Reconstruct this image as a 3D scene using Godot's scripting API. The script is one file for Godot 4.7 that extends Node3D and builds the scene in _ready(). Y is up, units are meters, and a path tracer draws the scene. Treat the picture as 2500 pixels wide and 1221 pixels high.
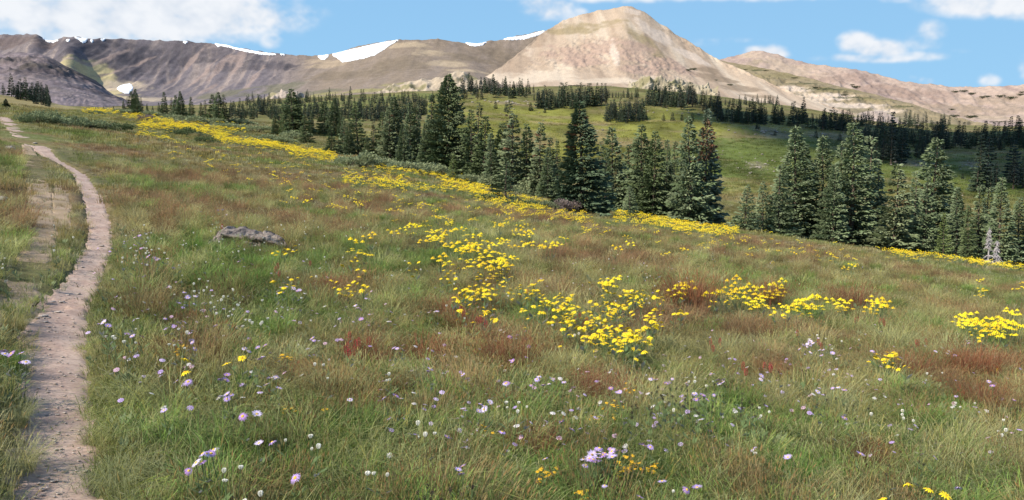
extends Node3D
# A mountain meadow with a dirt trail, spruces, a green valley side and bare peaks.
# Pixel pairs below are positions in the 2500 x 1221 photograph; each is turned into a
# point by the distance of the ground or of the slope that the thing stands on.

const LENS := 1962.0        # focal length in photograph pixels
const EYE := 1.4            # eye height above the meadow
const SLOPE_X := -0.13      # the meadow falls to the right
const SLOPE_D := -0.005
const RES_T0 := -180.0
const RES_L0 := 0.2
const RES_LSTEP := 0.05
const RES_NT := 361
const RES_NL := 142

var rng := RandomNumberGenerator.new()
var tilt := Basis()
var bend := PackedFloat32Array()      # how the land departs from the plane of the meadow
var n_fine := FastNoiseLite.new()
var n_mid := FastNoiseLite.new()
var n_big := FastNoiseLite.new()
var n_ridge := FastNoiseLite.new()
var used := {}
var trail_pts := []                   # [Vector2(x, z), half width]
var braid_pts := []
var ground_blobs := []
var mounts := {}


func _ready() -> void:
	rng.seed = 7
	setup_noise()
	# ---------------------------------------------------------------- camera
	var pitch := atan((610.5 - 430.0) / LENS)
	tilt = Basis(Vector3.RIGHT, -pitch)
	var cam := Camera3D.new()
	cam.name = "camera"
	cam.transform = Transform3D(tilt, Vector3(0, EYE, 0))
	cam.fov = rad_to_deg(2.0 * atan(610.5 / LENS))
	cam.near = 0.1
	cam.far = 9000.0
	cam.current = true
	add_child(cam)
	# ---------------------------------------------------------------- sky and exposure
	var env := Environment.new()
	env.background_mode = Environment.BG_SKY
	var sky := Sky.new()
	var pano := PanoramaSkyMaterial.new()
	pano.panorama = ImageTexture.create_from_image(sky_picture())
	sky.sky_material = pano
	env.sky = sky
	env.background_energy_multiplier = 1.0
	env.tonemap_mode = Environment.TONE_MAPPER_LINEAR
	env.tonemap_exposure = 1.6
	env.sdfgi_enabled = true
	env.ssao_enabled = true
	env.ssil_enabled = true
	var we := WorldEnvironment.new()
	we.name = "world_environment"
	we.environment = env
	add_child(we)
	# ---------------------------------------------------------------- sun, high on the left and a little behind
	var sun := DirectionalLight3D.new()
	sun.name = "sun"
	sun.light_color = Color(1.0, 0.96, 0.89)
	sun.light_energy = 1.6
	sun.light_angular_distance = 0.53
	sun.shadow_enabled = true
	add_child(sun)
	sun.look_at_from_position(Vector3.ZERO, -SUN_DIR, Vector3.UP)
	# ---------------------------------------------------------------- land
	print("sky ", Time.get_ticks_msec())
	make_bend()
	make_trails()
	make_ground_blobs()
	print("bend ", Time.get_ticks_msec())
	make_ground()
	make_trail_meshes()
	print("ground ", Time.get_ticks_msec())
	make_mountains()
	print("mountains ", Time.get_ticks_msec())
	make_snow()
	make_outcrops()
	make_clouds()
	print("snow ", Time.get_ticks_msec())
	# ---------------------------------------------------------------- things
	make_trees()
	print("trees ", Time.get_ticks_msec())
	make_shrubs()
	make_rocks()
	print("rocks ", Time.get_ticks_msec())
	make_tussocks()
	make_grass()
	print("grass ", Time.get_ticks_msec())
	make_flowers()
	print("done ", Time.get_ticks_msec())


const SUN_DIR := Vector3(-0.60, 0.66, 0.44)


func setup_noise() -> void:
	n_fine.noise_type = FastNoiseLite.TYPE_SIMPLEX_SMOOTH
	n_fine.seed = 11
	n_fine.frequency = 1.0
	n_fine.fractal_type = FastNoiseLite.FRACTAL_FBM
	n_fine.fractal_octaves = 2
	n_mid.noise_type = FastNoiseLite.TYPE_SIMPLEX_SMOOTH
	n_mid.seed = 23
	n_mid.frequency = 1.0
	n_mid.fractal_type = FastNoiseLite.FRACTAL_FBM
	n_mid.fractal_octaves = 4
	n_big.noise_type = FastNoiseLite.TYPE_SIMPLEX_SMOOTH
	n_big.seed = 37
	n_big.frequency = 1.0
	n_big.fractal_type = FastNoiseLite.FRACTAL_FBM
	n_big.fractal_octaves = 5
	n_ridge.noise_type = FastNoiseLite.TYPE_SIMPLEX_SMOOTH
	n_ridge.seed = 51
	n_ridge.frequency = 1.0
	n_ridge.fractal_type = FastNoiseLite.FRACTAL_RIDGED
	n_ridge.fractal_octaves = 4


# ==================================================================== small helpers

func numbered(called: String) -> String:
	var k: int = used.get(called, 0)
	used[called] = k + 1
	return called if k == 0 else "%s_%03d" % [called, k]


func tag(o: Node, label: String, category := "", group := "", kind := "") -> void:
	o.set_meta("label", label)
	if category:
		o.set_meta("category", category)
	if group:
		o.set_meta("group", group)
	if kind:
		o.set_meta("kind", kind)


func base(called: String, where := Vector3.ZERO) -> Node3D:
	var o := Node3D.new()
	o.name = numbered(called)
	o.position = where
	add_child(o)
	return o


func part(called: String, mesh: Mesh, mat: Material, parent: Node) -> MeshInstance3D:
	var m := MeshInstance3D.new()
	m.name = called
	m.mesh = mesh
	m.material_override = mat
	parent.add_child(m, true)
	return m


func single(called: String, mesh: Mesh, mat: Material, where := Vector3.ZERO) -> MeshInstance3D:
	var m := MeshInstance3D.new()
	m.name = numbered(called)
	m.mesh = mesh
	m.material_override = mat
	m.position = where
	add_child(m)
	return m


func painted(rough := 0.9, back := 0.0, spec := 0.3) -> StandardMaterial3D:
	var m := StandardMaterial3D.new()
	m.vertex_color_use_as_albedo = true
	m.roughness = rough
	m.metallic_specular = spec
	m.cull_mode = BaseMaterial3D.CULL_DISABLED
	if back > 0.0:
		m.backlight_enabled = true
		m.backlight = Color(back, back, back).linear_to_srgb()
	return m


func plain(c: Color, rough := 0.9, back := 0.0) -> StandardMaterial3D:
	var m := StandardMaterial3D.new()
	m.albedo_color = c.linear_to_srgb()
	m.roughness = rough
	m.metallic_specular = 0.3
	m.cull_mode = BaseMaterial3D.CULL_DISABLED
	if back > 0.0:
		m.backlight_enabled = true
		m.backlight = Color(back, back, back).linear_to_srgb()
	return m


# a direction for a photograph pixel, scaled to one metre of depth
func ray(px: float, py: float) -> Vector3:
	var d := tilt * Vector3((px - 1250.0) / LENS, -(py - 610.5) / LENS, -1.0)
	return d / -d.z


func at(px: float, py: float, depth: float) -> Vector3:
	return Vector3(0, EYE, 0) + ray(px, py) * depth


# where a sight line meets the ground
func hit(px: float, py: float, far := 800.0) -> Vector3:
	var d := ray(px, py)
	var a := 1.5
	var b := a
	var found := false
	while b < far:
		b = a * 1.1
		var p := Vector3(0, EYE, 0) + d * b
		if p.y < broad(p.x, p.z):
			found = true
			break
		a = b
	if not found:
		return Vector3(0, EYE, 0) + d * far
	for k in 8:
		var m := (a + b) * 0.5
		var p := Vector3(0, EYE, 0) + d * m
		if p.y < broad(p.x, p.z):
			b = m
		else:
			a = m
	var q := Vector3(0, EYE, 0) + d * b
	q.y = land(q.x, q.z)
	return q


func on_land(x: float, z: float) -> Vector3:
	return Vector3(x, land(x, z), z)


class Shape:
	var v := PackedVector3Array()
	var c := PackedColorArray()
	var n := PackedVector3Array()
	var i := PackedInt32Array()
	var col := Color.WHITE

	func p(q: Vector3) -> int:
		v.append(q)
		c.append(col)
		return v.size() - 1

	func tri(a: Vector3, b: Vector3, d: Vector3) -> void:
		var k := v.size()
		v.append(a)
		v.append(b)
		v.append(d)
		c.append(col)
		c.append(col)
		c.append(col)
		i.append(k)
		i.append(k + 1)
		i.append(k + 2)

	func quad(a: Vector3, b: Vector3, d: Vector3, e: Vector3) -> void:
		tri(a, b, d)
		tri(a, d, e)

	# a narrow needle-covered twig: a three-sided spindle
	func spindle(a: Vector3, b: Vector3, r: float) -> void:
		var ax := (b - a).normalized()
		var s := ax.cross(Vector3(0.31, 0.9, 0.17)).normalized()
		var t := ax.cross(s)
		var m := a.lerp(b, 0.4)
		var k := v.size()
		v.append(a)
		v.append(m + s * r)
		v.append(m + (s * -0.5 + t * 0.866) * r)
		v.append(m + (s * -0.5 - t * 0.866) * r)
		v.append(b)
		for q in 5:
			c.append(col)
		i.append_array(PackedInt32Array([k, k + 2, k + 1, k, k + 3, k + 2, k, k + 1, k + 3, k + 4, k + 1, k + 2, k + 4, k + 2, k + 3, k + 4, k + 3, k + 1]))

	# a leaf: two triangles folded along the middle
	func leaf(a: Vector3, b: Vector3, side: Vector3) -> void:
		var m := a.lerp(b, 0.5)
		tri(a, m + side, b)
		tri(a, b, m - side)

	# a tube along points with a radius at each
	func tube(pts: PackedVector3Array, radii: PackedFloat32Array, sides := 6) -> void:
		var k := v.size()
		for q in pts.size():
			var ax: Vector3 = pts[mini(q + 1, pts.size() - 1)] - pts[maxi(q - 1, 0)]
			ax = ax.normalized()
			var s := ax.cross(Vector3(0.3, 0.2, 0.93)).normalized()
			var t := ax.cross(s)
			for j in sides:
				var w := TAU * j / sides
				v.append(pts[q] + (s * cos(w) + t * sin(w)) * radii[q])
				c.append(col)
		for q in pts.size() - 1:
			for j in sides:
				var a := k + q * sides + j
				var b := k + q * sides + (j + 1) % sides
				i.append_array(PackedInt32Array([a, b, a + sides, b, b + sides, a + sides]))

	func mesh(smooth := false) -> ArrayMesh:
		var m := ArrayMesh.new()
		var arr := []
		arr.resize(Mesh.ARRAY_MAX)
		arr[Mesh.ARRAY_VERTEX] = v
		arr[Mesh.ARRAY_COLOR] = c
		arr[Mesh.ARRAY_INDEX] = i
		if smooth:
			n.resize(v.size())
			n.fill(Vector3.ZERO)
			for q in range(0, i.size(), 3):
				var a := v[i[q]]
				var f := (v[i[q + 2]] - a).cross(v[i[q + 1]] - a)
				n[i[q]] += f
				n[i[q + 1]] += f
				n[i[q + 2]] += f
			for q in n.size():
				n[q] = n[q].normalized()
			arr[Mesh.ARRAY_NORMAL] = n
		m.add_surface_from_arrays(Mesh.PRIMITIVE_TRIANGLES, arr)
		return m


func vary(c: Color, by: float) -> Color:
	var k := 1.0 + rng.randf_range(-by, by)
	return Color(c.r * k * (1.0 + rng.randf_range(-by, by) * 0.3), c.g * k, c.b * k * (1.0 + rng.randf_range(-by, by) * 0.3))


func ss(a: float, b: float, x: float) -> float:
	return smoothstep(a, b, x)


# ==================================================================== sky

# [px, py, half width, half height, strength]: where the photograph's clouds stand
const CLOUDS := [
	[280.0, 85.0, 330.0, 34.0, 0.85], [640.0, 30.0, 130.0, 34.0, 0.55], [150.0, 20.0, 260.0, 60.0, 0.9],
	[330.0, 40.0, 330.0, 70.0, 1.25], [120.0, 50.0, 160.0, 50.0, 0.9], [560.0, 50.0, 170.0, 45.0, 0.85], [430.0, -60.0, 420.0, 80.0, 1.1],
	[660.0, 96.0, 26.0, 24.0, 0.62], [1340.0, 14.0, 60.0, 40.0, 0.8], [1380.0, 40.0, 34.0, 22.0, 0.65], [1412.0, 32.0, 22.0, 12.0, 0.6], [1480.0, -8.0, 260.0, 16.0, 0.75],
	[2095.0, 108.0, 44.0, 28.0, 0.95], [2150.0, 122.0, 60.0, 24.0, 0.95], [2130.0, 143.0, 130.0, 12.0, 0.75], [2230.0, 138.0, 80.0, 13.0, 0.6],
	[2272.0, 78.0, 34.0, 26.0, 0.66], [2245.0, 105.0, 50.0, 24.0, 0.5], [2420.0, 8.0, 150.0, 40.0, 0.95], [2500.0, 30.0, 120.0, 26.0, 0.7],
	[1870.0, 132.0, 50.0, 20.0, 1.0], [1845.0, 124.0, 24.0, 12.0, 0.9], [2260.0, 198.0, 20.0, 10.0, 0.7], [2228.0, 192.0, 14.0, 8.0, 0.5], [2415.0, 198.0, 26.0, 15.0, 0.65], [2510.0, 165.0, 22.0, 34.0, 0.5],
	[1790.0, 98.0, 80.0, 6.0, 0.32], [1720.0, 108.0, 40.0, 6.0, 0.25], [2330.0, 126.0, 40.0, 6.0, 0.2], [1850.0, -6.0, 160.0, 12.0, 0.6], [2200.0, -2.0, 90.0, 10.0, 0.4]]


func sky_picture() -> Image:
	var w := 4096
	var h := 2048
	var data := PackedFloat32Array()
	data.resize(w * h * 3)
	var puff := FastNoiseLite.new()
	puff.noise_type = FastNoiseLite.TYPE_SIMPLEX_SMOOTH
	puff.seed = 5
	puff.frequency = 16.0
	puff.fractal_type = FastNoiseLite.FRACTAL_FBM
	puff.fractal_octaves = 6
	puff.fractal_gain = 0.55
	var curl := FastNoiseLite.new()
	curl.noise_type = FastNoiseLite.TYPE_SIMPLEX_SMOOTH
	curl.seed = 15
	curl.frequency = 46.0
	curl.fractal_type = FastNoiseLite.FRACTAL_FBM
	curl.fractal_octaves = 5
	curl.fractal_gain = 0.55
	var wide := FastNoiseLite.new()
	wide.noise_type = FastNoiseLite.TYPE_SIMPLEX_SMOOTH
	wide.seed = 9
	wide.frequency = 2.6
	wide.fractal_type = FastNoiseLite.FRACTAL_FBM
	wide.fractal_octaves = 4
	var low := Vector3(0.255, 0.455, 0.61)
	var high := Vector3(0.075, 0.205, 0.46)
	var white := Vector3(0.57, 0.585, 0.61)
	var grey := Vector3(0.42, 0.465, 0.53)
	var back := tilt.inverse()
	for y in h / 2:
		var up := PI * (0.5 - (y + 0.5) / h)
		var sy := sin(up)
		var cy := cos(up)
		var blue := low.lerp(high, pow(clampf(sy, 0.0, 1.0), 0.6))
		var step := 1 if up < 0.26 else 4
		var row := y * w * 3
		if step == 4 and y % 4 != 0:
			continue
		for x in range(0, w, step):
			var az := TAU * (x + 0.5) / w
			var dir := Vector3(sin(az) * cy, sy, -cos(az) * cy)
			var c := blue
			var cover := 0.0
			var pn := 0.0
			var q := back * dir
			var frame := 0.0
			var px := 0.0
			var py := 0.0
			if q.z < -0.2:
				px = 1250.0 - q.x / q.z * LENS
				py = 610.5 + q.y / q.z * LENS
				frame = ss(-900.0, -100.0, px) * (1.0 - ss(2600.0, 3400.0, px)) * ss(-500.0, -120.0, py)
			if frame < 1.0:
				# clouds all round the sky
				pn = puff.get_noise_3d(dir.x, dir.y * 1.5, dir.z)
				var wd := wide.get_noise_3d(dir.x * 1.2, dir.y * 2.6, dir.z * 1.2)
				cover = ss(0.06, 0.40, wd + pn * 0.4) * 0.95 * (1.0 - frame)
			if frame > 0.0:
				var m := 0.0
				for b in CLOUDS:
					var dx: float = (px - b[0]) / b[2]
					if dx > 2.0 or dx < -2.0:
						continue
					var dy: float = (py - b[1]) / b[3]
					if dy > 0.0:
						dy *= 1.25
					var f: float = 1.0 - (dx * dx + dy * dy) * 0.45
					if f > 0.0:
						m = maxf(m, minf(f * 1.25, 1.0) * b[4])
				if m > 0.0:
					pn = 0.7 * puff.get_noise_3d(dir.x, dir.y * 1.5, dir.z) + 0.4 * curl.get_noise_3d(dir.x, dir.y * 1.4, dir.z)
					var edge := ss(0.02, 1.15, m + pn * 1.15 * ss(0.0, 0.3, m))
					cover += edge * minf(1.0, m * 1.2 + 0.05) * frame
			if cover > 0.001:
				var body := white.lerp(grey, clampf(0.42 - pn * 1.6, 0.0, 1.0) * 0.75)
				c = c.lerp(body, clampf(cover, 0.0, 0.97))
			for s in step:
				for t in step:
					var o: int = row + (t * w + x + s) * 3
					data[o] = c.x
					data[o + 1] = c.y
					data[o + 2] = c.z
	var under := PackedFloat32Array()
	under.resize(w * 3)
	for x in w:
		under[x * 3] = 0.16
		under[x * 3 + 1] = 0.16
		under[x * 3 + 2] = 0.12
	data.resize(w * (h / 2) * 3)
	for y in h / 2:
		data.append_array(under)
	return Image.create_from_data(w, h, false, Image.FORMAT_RGBF, data.to_byte_array())


# ==================================================================== lie of the land

# [px, py, depth in metres]: points of the ground read from the photograph
const LAND := [
	[-400, 250, 80], [0, 287, 62], [100, 300, 60], [200, 318, 62], [330, 326, 66], [-250, 235, 150], [0, 252, 118], [60, 268, 110], [150, 270, 130],
	[120, 262, 175], [0, 216, 225], [60, 236, 205], [-400, 190, 240], [260, 277, 150], [180, 272, 150], [400, 270, 185], [400, 300, 115], [500, 345, 88],
	[500, 300, 140], [620, 352, 92], [620, 300, 160], [700, 372, 82], [820, 395, 75], [820, 372, 95], [1000, 420, 68], [1000, 400, 80], [1180, 465, 58],
	[1350, 500, 50], [1500, 532, 46], [1850, 575, 46], [2150, 615, 46], [2490, 658, 45], [3000, 720, 45],
	[1100, 425, 85], [1300, 480, 75], [1500, 520, 62], [1700, 545, 62], [1900, 580, 62], [2200, 625, 62], [2450, 655, 62], [3000, 700, 62],
	[1300, 455, 105], [1500, 480, 105], [1800, 500, 110], [2100, 530, 110], [2400, 555, 110], [3000, 560, 110],
	[1200, 330, 190], [1200, 280, 260], [1200, 242, 330], [1400, 400, 140], [1400, 330, 210], [1400, 275, 290], [1600, 420, 140], [1600, 340, 200],
	[1600, 290, 270], [1800, 455, 130], [1800, 380, 175], [1800, 310, 250], [2000, 470, 130], [2000, 390, 170], [2000, 325, 240], [2250, 490, 125],
	[2300, 420, 155], [2300, 370, 210], [2480, 440, 150], [2480, 375, 200], [3000, 380, 200],
	[600, 290, 180], [600, 262, 300], [750, 290, 200], [750, 255, 330], [900, 310, 160], [900, 275, 250], [900, 243, 380], [1050, 300, 200], [1050, 236, 400],
	[1300, 226, 420], [1500, 226, 440], [1700, 238, 430], [1900, 278, 380], [2100, 305, 350], [2300, 325, 350], [2500, 325, 350], [3000, 310, 350],
	[0, 262, 420], [300, 262, 420], [600, 252, 600], [900, 232, 650], [1200, 220, 700], [1500, 216, 750], [1800, 246, 700], [2100, 286, 650], [2400, 312, 650], [3000, 310, 650],
	[200, 270, 230], [300, 266, 260], [180, 272, 320], [240, 274, 480], [400, 264, 300], [100, 268, 300], [0, 266, 320], [500, 264, 300], [-400, 262, 650], [0, 272, 800], [300, 272, 800], [700, 262, 1100], [1200, 236, 1100], [1600, 236, 1100], [2000, 290, 1100], [2500, 325, 1100], [3000, 325, 1100]]


func make_bend() -> void:
	var pts := PackedVector3Array()       # x = angle, y = log distance, z = departure / distance
	for r in [1.5, 4.0, 9.0, 18.0, 30.0]:
		for t in [-180.0, -140.0, -100.0, -70.0, -45.0, -30.0, -15.0, 0.0, 15.0, 30.0, 45.0, 70.0, 100.0, 140.0, 180.0]:
			pts.append(Vector3(deg_to_rad(t) * 3.0, log(r), 0.0))
	for r in [120.0, 600.0]:
		for t in [-180.0, -130.0, -90.0, 90.0, 130.0, 180.0]:
			pts.append(Vector3(deg_to_rad(t) * 3.0, log(r), 0.0))
	for q in LAND:
		var p := at(q[0], q[1], q[2])
		var r := Vector2(p.x, p.z).length()
		pts.append(Vector3(atan2(p.x, -p.z) * 3.0, log(r), (p.y - SLOPE_X * p.x - SLOPE_D * -p.z) / r))
	var n := pts.size()
	var m := n + 3
	var mat := []
	for a in n:
		var line := PackedFloat64Array()
		line.resize(m + 1)
		for b in n:
			var dx := pts[a].x - pts[b].x
			var dy := pts[a].y - pts[b].y
			var d2 := dx * dx + dy * dy
			line[b] = 0.5 * d2 * log(d2) if d2 > 1e-9 else 0.02
		line[n] = 1.0
		line[n + 1] = pts[a].x
		line[n + 2] = pts[a].y
		line[m] = pts[a].z
		mat.append(line)
	for k in 3:
		var line := PackedFloat64Array()
		line.resize(m + 1)
		for b in n:
			line[b] = [1.0, pts[b].x, pts[b].y][k]
		mat.append(line)
	for k in m:                            # Gauss-Jordan
		var best := k
		for a in range(k, m):
			if absf(mat[a][k]) > absf(mat[best][k]):
				best = a
		var sw = mat[k]
		mat[k] = mat[best]
		mat[best] = sw
		var top: PackedFloat64Array = mat[k]
		var inv := 1.0 / top[k]
		for a in range(k + 1, m):
			var line: PackedFloat64Array = mat[a]
			var f := line[k] * inv
			if f != 0.0:
				for b in range(k, m + 1):
					line[b] -= f * top[b]
				mat[a] = line
	var sol := PackedFloat64Array()
	sol.resize(m)
	for k in range(m - 1, -1, -1):
		var line: PackedFloat64Array = mat[k]
		var s := line[m]
		for b in range(k + 1, m):
			s -= line[b] * sol[b]
		sol[k] = s / line[k]
	bend.resize(RES_NT * RES_NL)
	for y in RES_NL:
		var l := RES_L0 + y * RES_LSTEP
		for x in RES_NT:
			var deg := RES_T0 + x
			if absf(deg) > 50.0 and x % 6 != 0:
				continue
			var t := deg_to_rad(deg) * 3.0
			var s := sol[n] + sol[n + 1] * t + sol[n + 2] * l
			for b in n:
				var dx := t - pts[b].x
				var dy := l - pts[b].y
				var d2 := dx * dx + dy * dy
				if d2 > 1e-9:
					s += sol[b] * 0.5 * d2 * log(d2)
			bend[y * RES_NT + x] = s
	for y in RES_NL:
		for x in RES_NT:
			if absf(RES_T0 + x) > 50.0 and x % 6 != 0:
				var a := x / 6 * 6
				var b := mini(a + 6, RES_NT - 1)
				bend[y * RES_NT + x] = lerpf(bend[y * RES_NT + a], bend[y * RES_NT + b], (x % 6) / 6.0)


func broad(x: float, z: float) -> float:
	var r := maxf(sqrt(x * x + z * z), 1.3)
	var fx := clampf(rad_to_deg(atan2(x, -z)) - RES_T0, 0.0, RES_NT - 1.001)
	var fy := clampf((log(r) - RES_L0) / RES_LSTEP, 0.0, RES_NL - 1.001)
	var ix := int(fx)
	var iy := int(fy)
	fx -= ix
	fy -= iy
	var o := iy * RES_NT + ix
	var s := lerpf(lerpf(bend[o], bend[o + 1], fx), lerpf(bend[o + RES_NT], bend[o + RES_NT + 1], fx), fy)
	return SLOPE_X * x - SLOPE_D * z + s * r


# height of the ground with its hummocks and the worn-in trail
func land(x: float, z: float) -> float:
	var y := broad(x, z)
	y += 0.035 * n_fine.get_noise_2d(x * 1.1, z * 1.1) + 0.14 * n_fine.get_noise_2d(x * 0.09 + 50.0, z * 0.09)
	if z < -150.0:
		y += 2.2 * n_mid.get_noise_2d(x * 0.012, z * 0.012) * ss(150.0, 300.0, -z)
	if x < 0.0 and z > -110.0 and x < z * 0.40 and not trail_pts.is_empty():
		y -= 0.05 * worn(trail_pts, x, z, 1.5) + 0.03 * worn(braid_pts, x, z, 1.2)
	return y


# one on a path, falling to nought past its edge
func worn(path: Array, x: float, z: float, past: float) -> float:
	var best := 0.0
	for k in path.size() - 1:
		var a: Vector3 = path[k]
		var b: Vector3 = path[k + 1]
		if a.z < 0.0:
			continue
		var ex := b.x - a.x
		var ey := b.y - a.y
		var t := clampf(((x - a.x) * ex + (z - a.y) * ey) / (ex * ex + ey * ey), 0.0, 1.0)
		var dx := x - a.x - ex * t
		var dy := z - a.y - ey * t
		var wide := lerpf(a.z, absf(b.z), t)
		var d := sqrt(dx * dx + dy * dy) / wide
		if d < past:
			best = maxf(best, 1.0 - ss(minf(0.75, past * 0.6), past, d))
	return best


# [px, py, width in px]; a width below nought ends a stretch
const TRAIL := [
	[118, 1400, 300], [122, 1300, 264], [126, 1221, 236], [130, 1140, 212], [136, 1050, 186], [142, 950, 158], [138, 850, 142], [140, 780, 132], [165, 725, 105], [200, 680, 86], [230, 620, 66],
	[246, 560, 58], [234, 500, 46], [208, 450, 38], [180, 406, 24], [150, 394, 18], [128, 382, 26], [104, 366, 36], [74, 347, 44], [46, 325, 36], [26, 305, 28], [12, 290, 24], [-30, 276, 20]]
const BRAID := [[-60, 790, 70], [30, 715, 110], [95, 620, 72], [110, 560, 58], [105, 500, 48], [90, 440, 42], [80, 390, 28], [66, 356, -20], [152, 552, 36], [150, 505, 46], [148, 470, 30], [140, 452, -14], [-60, 745, 30], [60, 745, 50], [135, 735, -60]]


func make_trails() -> void:
	for kind in 2:
		var to := []
		for q in [TRAIL, BRAID][kind]:
			var p := hit(q[0], q[1])
			var wide := absf(q[2]) * 0.5 * -p.z / LENS
			to.append(Vector3(p.x, p.z, wide if q[2] > 0 else -wide))
		# round the corners
		for turn in 2:
			var fine := []
			for k in to.size():
				var a: Vector3 = to[k]
				if k == to.size() - 1 or a.z < 0.0:
					fine.append(a)
					continue
				var b: Vector3 = to[k + 1]
				if k == 0 or to[k - 1].z < 0.0:
					fine.append(a)
				var ends := b.z < 0.0 or k == to.size() - 2
				var bb := Vector3(b.x, b.y, absf(b.z))
				fine.append(a.lerp(bb, 0.25))
				if not ends:
					fine.append(a.lerp(bb, 0.75))
			to = fine
		if kind == 0:
			trail_pts = to
		else:
			braid_pts = to


func blob(px: float, py: float, rx: float, ry: float, c: Color, k := 1.0) -> void:
	var p := hit(px, py)
	var q := hit(px, py + ry)
	var t := atan2(p.x, -p.z)
	var l := log(Vector2(p.x, p.z).length())
	var lq := log(Vector2(q.x, q.z).length())
	ground_blobs.append([t, l, rx / LENS, maxf(absf(l - lq), 0.03), c, k])


func make_ground_blobs() -> void:
	var olive := Color(0.225, 0.225, 0.052)
	var green := Color(0.128, 0.160, 0.044)
	var straw := Color(0.36, 0.28, 0.15)
	var stone := Color(0.42, 0.35, 0.28)
	var rust := Color(0.205, 0.118, 0.070)
	# valley side: sunny olive, greener to the right, strips of straw and stony ground
	for q in [[1250, 280, 260, 50], [1500, 310, 260, 50], [1180, 330, 160, 60], [1650, 300, 200, 40], [1420, 360, 200, 40]]:
		blob(q[0], q[1], q[2], q[3], olive, 0.9)
	for q in [[1800, 390, 160, 60], [1950, 370, 200, 60], [1700, 400, 150, 40], [2150, 400, 240, 60], [2400, 430, 240, 60]]:
		blob(q[0], q[1], q[2], q[3], green, 0.95)
	for q in [[1440, 330, 60, 16], [1300, 345, 70, 20], [1560, 352, 90, 10], [1340, 300, 60, 7], [1250, 252, 70, 5], [1460, 300, 40, 12]]:
		blob(q[0], q[1], q[2], q[3], straw, 0.7)
	for q in [[1850, 405, 36, 12], [1900, 330, 60, 9], [2010, 330, 70, 8], [2225, 398, 60, 12], [2380, 400, 50, 8], [1230, 248, 60, 4], [1870, 318, 50, 5]]:
		blob(q[0], q[1], q[2] * 0.7, q[3] * 0.8, stone, 0.42)
	for q in [[1850, 290, 80, 10], [2010, 300, 60, 10], [1700, 290, 80, 10], [1950, 320, 80, 6]]:
		blob(q[0], q[1], q[2], q[3], olive, 0.5)
	# far meadow on the left
	for q in [[60, 240, 70, 22], [120, 258, 50, 10], [20, 225, 60, 14]]:
		blob(q[0], q[1], q[2], q[3], Color(0.27, 0.225, 0.11), 0.95)
	for q in [[700, 262, 160, 14], [900, 250, 120, 10], [1000, 240, 120, 10]]:
		blob(q[0], q[1], q[2], q[3], Color(0.17, 0.19, 0.06), 0.8)
	# meadow: rusty and green patches
	for q in [[620, 420, 200, 14], [560, 455, 140, 12], [1000, 475, 120, 10], [300, 370, 120, 16], [860, 520, 160, 12], [1700, 590, 80, 5], [1150, 560, 100, 10], [420, 560, 60, 20], [1690, 740, 90, 26], [870, 820, 60, 36], [1230, 850, 80, 50], [1470, 920, 60, 40], [1290, 1090, 70, 40], [2080, 740, 120, 18], [1880, 900, 60, 30], [2380, 900, 90, 30], [680, 880, 60, 30], [420, 800, 50, 50], [2100, 1130, 60, 40], [2340, 960, 90, 40]]:
		blob(q[0], q[1], q[2] * 0.8, q[3] * 0.8, rust, 0.48)
	for q in [[480, 580, 60, 30], [560, 690, 80, 36], [640, 670, 70, 20], [800, 760, 60, 26], [600, 830, 70, 36], [1100, 560, 160, 26], [1150, 620, 120, 26], [900, 620, 160, 20], [1300, 780, 90, 26], [1850, 690, 160, 20], [1940, 790, 80, 26], [800, 1080, 120, 50], [560, 1120, 120, 60], [1700, 1120, 160, 50], [2300, 1020, 120, 50], [2350, 660, 160, 16], [180, 330, 50, 10], [60, 420, 50, 24], [1960, 1090, 120, 60]]:
		blob(q[0], q[1], q[2], q[3], Color(0.135, 0.178, 0.050), 0.6)


# colour of what grows on the meadow at a place
func growth(x: float, z: float) -> Color:
	var r := sqrt(x * x + z * z)
	var a := n_mid.get_noise_2d(x * 0.11, z * 0.11)
	var b := n_mid.get_noise_2d(x * 0.45 + 90.0, z * 0.45)
	var g := n_fine.get_noise_2d(x * 1.7 + 30.0, z * 1.7)
	var c := Color(0.215, 0.182, 0.072)
	c = c.lerp(Color(0.145, 0.172, 0.054), ss(-0.04, 0.30, a + 0.25 * b))
	c = c.lerp(Color(0.212, 0.145, 0.080), ss(0.05, 0.36, -a + 0.3 * b))
	c = c.lerp(Color(0.34, 0.29, 0.145), 0.6 * ss(0.14, 0.42, b))
	c = c.lerp(Color(0.135, 0.165, 0.062), 0.55 * ss(0.1, 0.5, g))
	if r > 90.0:
		c = c.lerp(Color(0.17, 0.165, 0.055), 0.5)
	var t := atan2(x, -z)
	var l := log(maxf(r, 1.0))
	for q in ground_blobs:
		var dt: float = (t - q[0]) / q[2]
		if dt > 1.6 or dt < -1.6:
			continue
		var dl: float = (l - q[1]) / q[3]
		var d: float = dt * dt + dl * dl + 0.9 * b
		if d < 1.3:
			c = c.lerp(q[4], q[5] * (1.0 - ss(0.25, 1.3, d)))
	if r > 90.0:
		# mottled turf, straw and heath on the valley side
		var h := n_mid.get_noise_2d(x * 0.06, z * 0.025)
		c = c * (1.0 + 0.7 * h)
		c = c.lerp(Color(0.30, 0.235, 0.13), 0.55 * ss(0.12, 0.4, n_mid.get_noise_2d(x * 0.022 + 9.0, z * 0.05)))
	return c


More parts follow.
